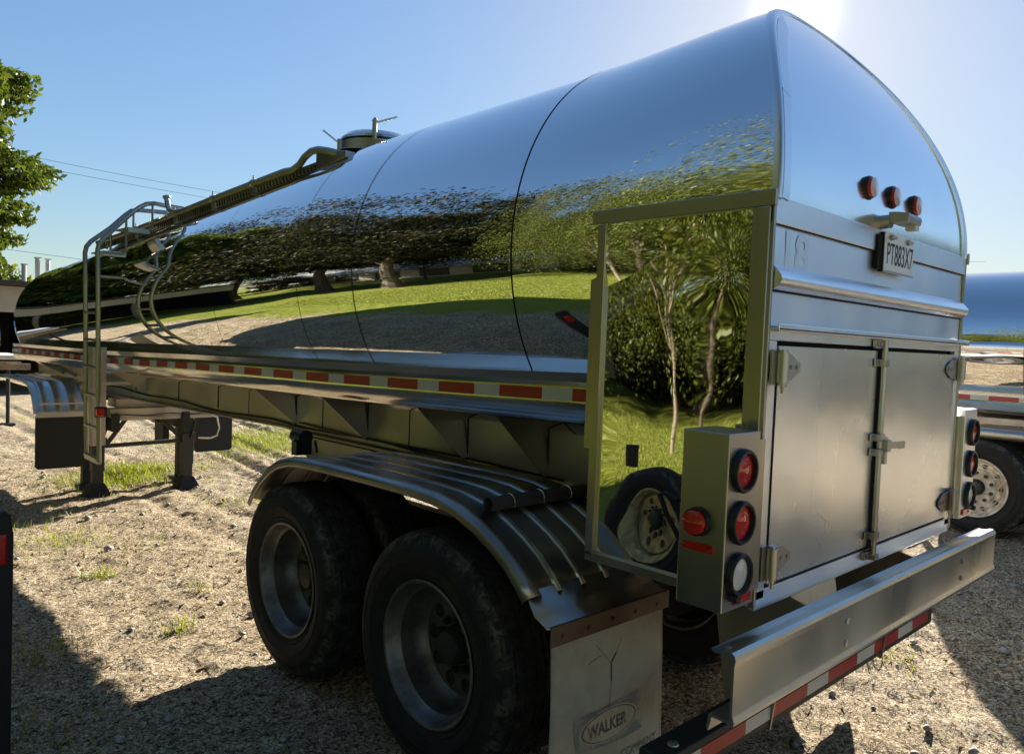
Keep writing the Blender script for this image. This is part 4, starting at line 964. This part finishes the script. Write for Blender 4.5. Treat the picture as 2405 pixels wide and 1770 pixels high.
# 5. open shed with beige fascia
S = empty('open_shed', (-4, 27, 0), 'open-fronted shed with beige fascia and dark flat roof at far left', 'shed')
MB().box((-3.2, 24.0, 2.48), (11.4, .12, .72)).build('fascia', 'beige', S)
MB().box((-3.2, 27.0, 2.93), (12, 6.6, .13)).build('roof', 'roof', S)
MB().box((-3.2, 30.0, 1.4), (11.4, .12, 2.9)).box((-8.85, 27, 1.4), (.12, 6, 2.9)).box((2.45, 27, 1.4), (.12, 6, 2.9)).build('wall', 'black', S)  # near-black walls: the shade inside the shed is put into their colour
for x in (-6, -3.2, -.5): MB().box((x, 24.05, 1.0), (.14, .14, 2.3)).build('post', 'wood', S)
for (x, h, w_) in ((2.06, .34, .13), (2.36, .52, .16), (2.72, .50, .14)): pass
V = empty('roof_vents', (2.4, 27, 3.0), 'cluster of short flue stacks above the tanker front', 'flue')
for (x, h, w_) in ((2.25, .62, .07), (2.62, .86, .075), (2.90, .84, .070)): MB().tube([(x, 27.0, 2.99), (x, 27.0, 3.05+h)], w_, 12).box((x, 27.0, 3.06+h), (w_*2.4, w_*2.4, .03)).build('flue', 'white', V)
bpy.data.objects['roof_vents'].name = 'flue_stack'

# 6. long low building with a ribbed metal roof across the lawn (seen in the barrel)
H = empty('storage_building', (-28, 40, 0), 'long low building with pale ribbed roof across the lawn', 'building')
gh = gz(-27, 30)
MB().box((-28, 40, gh+1.35), (6, 40, 2.7)).build('wall', 'beige', H)
mb = MB()
for i in range(68): y = 19.6+.6*i; mb.add([(-24.4, y, gh+2.6), (-24.4, y+.48, gh+2.6), (-28, y+.48, gh+4.4), (-28, y, gh+4.4), (-24.4, y+.50, gh+2.68), (-28, y+.50, gh+4.48), (-24.4, y+.60, gh+2.6), (-28, y+.60, gh+4.4)], [(0, 1, 2, 3), (1, 4, 5, 2), (4, 6, 7, 5)])
mb.add([(-28, 19.6, gh+4.4), (-28, 60.4, gh+4.4), (-31.6, 60.4, gh+2.6), (-31.6, 19.6, gh+2.6)], [(0, 1, 2, 3)])
mb.build('roof', 'white', H)
for i in range(8): MB().box((-24.98, 23.5+4.6*i, gh+1.25), (.06, 2.6, 2.1)).build('door', 'roof', H)

# 7. wires
def wire(name, a, b, sag, label):
    n = 24; mb = MB(); a = Vector(a); b = Vector(b)
    mb.tube([a.lerp(b, i/n)-Vector((0, 0, sag*4*(i/n)*(1-i/n))) for i in range(n+1)], .010, 5); return tag(mb.build('power_line', 'wire', None, True), label, 'power line', 'power lines crossing the yard')
wire('w', (-2, 40, 9.9), (28, 40, 9.6), .5, 'upper thin power line right of the left tree')
wire('w', (-2, 40, 9.4), (28, 41, 9.2), .35, 'lower thin power line right of the left tree')
wire('w', (-6, 40, 5.7), (18, 40, 4.6), .1, 'lowest faint power line low over the shed roof')
wire('w', (20, 9, 4.95), (60, 16, 9.0), .1, 'upper thin power line right of the cabinet arch')
wire('w', (20, 9, 4.55), (60, 16, 7.9), .1, 'lower thin power line right of the cabinet arch')

# ------------------------------------------------------------------ trees
def crown(n_clump, per, R3, leaf_s, clump_r, droop=0, seed=1, inner=.35, flat=1):
    r_ = np.random.default_rng(seed)
    d = r_.normal(size=(n_clump, 3)); d /= np.linalg.norm(d, axis=1)[:, None]
    if flat != 1: d[:, :2] *= (np.sqrt(1-np.abs(d[:, 2:3])**flat)/np.maximum(.05, np.linalg.norm(d[:, :2], axis=1)[:, None])); d[:, 2] = np.sign(d[:, 2])*np.abs(d[:, 2])**.7
    rad = (inner+(1-inner)*r_.random(n_clump)**.45)
    lob = 1+.22*np.sin(d[:, 0]*5+seed)+.18*np.cos(d[:, 2]*7+seed*2)+.15*np.sin(d[:, 1]*6)
    c = d*rad[:, None]*lob[:, None]*np.array(R3)
    p = np.repeat(c, per, 0)+np.clip(r_.normal(size=(n_clump*per, 3)), -1.8, 1.8)*clump_r*np.array([1, 1, .28] if not droop else [.35, .35, .5])
    if droop: k = np.repeat(r_.random(n_clump), per); p[:, 2] -= droop*r_.random(n_clump*per)**1.5*(.5+k)
    n = len(p); a = r_.normal(size=(n, 3)); a /= np.linalg.norm(a, axis=1)[:, None]; up = r_.normal(size=(n, 3)); up[:, 2] += .6 if not droop else -1.5
    b = np.cross(a, up); b /= np.linalg.norm(b, axis=1)[:, None]+1e-9; s = leaf_s*r_.uniform(.6, 1.3, n)[:, None]
    if droop: a = a*.4+np.array([0, 0, -1])*.9
    v = np.stack([p-a*s, p-b*s*.45, p+a*s, p+b*s*.45], 1)
    return v.reshape(-1, 3), np.arange(4*n).reshape(n, 4), c
def tree(name, loc, hz, R3, leafm, barkm, tr_r, label, group=None, n_clump=260, per=70, leaf_s=.12, clump_r=.35, droop=0, seed=1, cat='tree', lean=(0, 0), limbs=14, flat=1):
    t = empty(name, loc, label, cat, group)
    v, f, c = crown(n_clump, per, R3, leaf_s, clump_r, droop, seed, flat=flat)
    v = v+np.array([lean[0], lean[1], hz]); o = np_mesh('crown', v, f, leafm, t)
    mb = MB(); top = Vector((lean[0], lean[1], hz+R3[2]*.3)); n = 8; r0 = random.Random(seed)
    path = [Vector((top.x*(i/n)**1.3+r0.uniform(-.1, .1)*tr_r*3*(i > 0), top.y*(i/n)**1.3+r0.uniform(-.1, .1)*tr_r*3*(i > 0), -.1+(top.z+.1)*i/n)) for i in range(n+1)]
    mb.tube(path, [tr_r*(1.35 if i == 0 else 1)*(1-.75*i/n) for i in range(n+1)], 10)
    for k in range(limbs):
        e_ = Vector(c[r0.randrange(len(c))])+Vector((lean[0], lean[1], hz)); s_ = path[min(n, max(2, int(n*(.35+.55*r0.random()))))]
        m_ = s_.lerp(e_, .5)+Vector((0, 0, .1*R3[2])); rr = tr_r*.38
        mb.tube([s_, m_, e_], [rr, rr*.6, rr*.15], 6)
    mb.build('trunk', barkm, None, True).parent = t
    return t
# visible tree at the left edge
tree('maple_tree', (-3.15, 31, 0), 6.5, (5.0, 4.4, 3.8), 'leaf_maple', 'bark', .28, 'dense bright green tree at the left edge of the photo', n_clump=1500, per=150, leaf_s=.14, clump_r=.34, seed=3, flat=5)
# trees across the lawn, seen in the polished barrel and the side panel
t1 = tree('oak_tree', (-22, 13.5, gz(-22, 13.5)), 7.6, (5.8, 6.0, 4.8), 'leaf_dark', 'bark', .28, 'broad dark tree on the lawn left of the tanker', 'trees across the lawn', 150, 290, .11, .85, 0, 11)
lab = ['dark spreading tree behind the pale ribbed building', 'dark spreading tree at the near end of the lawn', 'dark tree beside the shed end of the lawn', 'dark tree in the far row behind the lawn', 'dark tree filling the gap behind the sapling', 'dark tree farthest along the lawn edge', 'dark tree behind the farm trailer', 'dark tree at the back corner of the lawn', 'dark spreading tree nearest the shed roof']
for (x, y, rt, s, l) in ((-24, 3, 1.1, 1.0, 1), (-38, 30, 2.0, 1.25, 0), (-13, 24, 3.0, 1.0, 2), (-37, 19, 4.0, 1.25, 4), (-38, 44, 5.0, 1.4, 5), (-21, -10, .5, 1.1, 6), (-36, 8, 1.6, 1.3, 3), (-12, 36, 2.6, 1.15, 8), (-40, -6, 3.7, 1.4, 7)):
    c = copy_tree(t1, None, (x, y, gz(x, y)), rt, lab[l]); c.scale = (s, s, s)
t2 = tree('willow_tree', (-14.0, 8.4, gz(-14.0, 8.4)), 7.1, (4.9, 4.9, 3.9), 'leaf_bright', 'bark', .06, 'bright green drooping tree nearest on the sunny lawn', 'bright trees on the lawn', 1150, 165, .036, .40, 2.4, 5, limbs=20)
for (x, y, rt, s, l) in ((-12.5, -1.0, 2, 1.35, 'bright green drooping tree at the near left of the lawn'), (-20, 27, 4, 1.2, 'bright green drooping tree in front of the ribbed building')):
    c = copy_tree(t2, None, (x, y, gz(x, y)), rt, l); c.scale = (s, s, s)
tree('young_tree', (-11.2, 7.3, gz(-11.2, 7.3)), 4.9, (1.3, 1.3, 1.1), 'leaf_bright', 'barkpale', .05, 'slender staked sapling with a pale trunk on the lawn', None, 60, 60, .06, .2, .5, 9, limbs=6)
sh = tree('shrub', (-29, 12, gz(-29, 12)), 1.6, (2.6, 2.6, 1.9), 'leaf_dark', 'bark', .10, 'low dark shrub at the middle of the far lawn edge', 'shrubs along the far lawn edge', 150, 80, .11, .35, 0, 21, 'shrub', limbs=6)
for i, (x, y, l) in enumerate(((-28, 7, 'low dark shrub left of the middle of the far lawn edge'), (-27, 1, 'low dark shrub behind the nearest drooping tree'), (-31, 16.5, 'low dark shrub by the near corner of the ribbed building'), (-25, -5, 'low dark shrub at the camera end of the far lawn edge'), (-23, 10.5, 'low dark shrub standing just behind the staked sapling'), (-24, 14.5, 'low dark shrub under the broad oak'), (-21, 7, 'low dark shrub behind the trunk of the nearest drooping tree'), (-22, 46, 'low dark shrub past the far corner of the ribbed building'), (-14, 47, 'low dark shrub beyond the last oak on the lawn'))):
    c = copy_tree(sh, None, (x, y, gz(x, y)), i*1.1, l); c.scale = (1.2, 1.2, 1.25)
for (x, y, rt, s, l) in ((-36, 58, 1.9, 1.4, 'dark spreading tree behind the far end of the ribbed roof'), (-22, 68, 2.9, 1.5, 'dark spreading tree at the very far end of the lawn'), (-33, 16, 5.5, 1.35, 'tall dark tree rising behind the lawn shrubs'), (-12.5, 19, 3.6, 1.1, 'dark spreading tree closest to the tanker, level with its nose'), (-12.5, 33, .7, 1.3, 'dark tree just past the one closest to the tanker'), (-12.5, 45, 4.4, 1.3, 'last dark tree in the row nearest the yard'), (-10.5, -9.5, 2.2, 1.3, 'unseen dark tree added behind the camera to block sky light')):  # the last tree is an unseen one, added to cut the sky fill
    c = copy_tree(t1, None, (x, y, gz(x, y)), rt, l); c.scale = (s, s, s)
# distant tree line behind the yard on the right (reflected in the caps)
for i in range(7):
    x = 30+14*i; y = -38+6*i; c = copy_tree(t1, None, (x, y, gz(x, y)), i*1.3, ['dark far tree one place in from the right field end', 'dark far tree by the right field corner', 'dark far tree behind the second tanker tail', 'dark far tree with open ground either side', 'dark far tree low on the right horizon', 'dark far tree beyond the right field middle', 'dark far tree at the end of the right field'][i]); c.scale = (1.1, 1.1, 1.0)
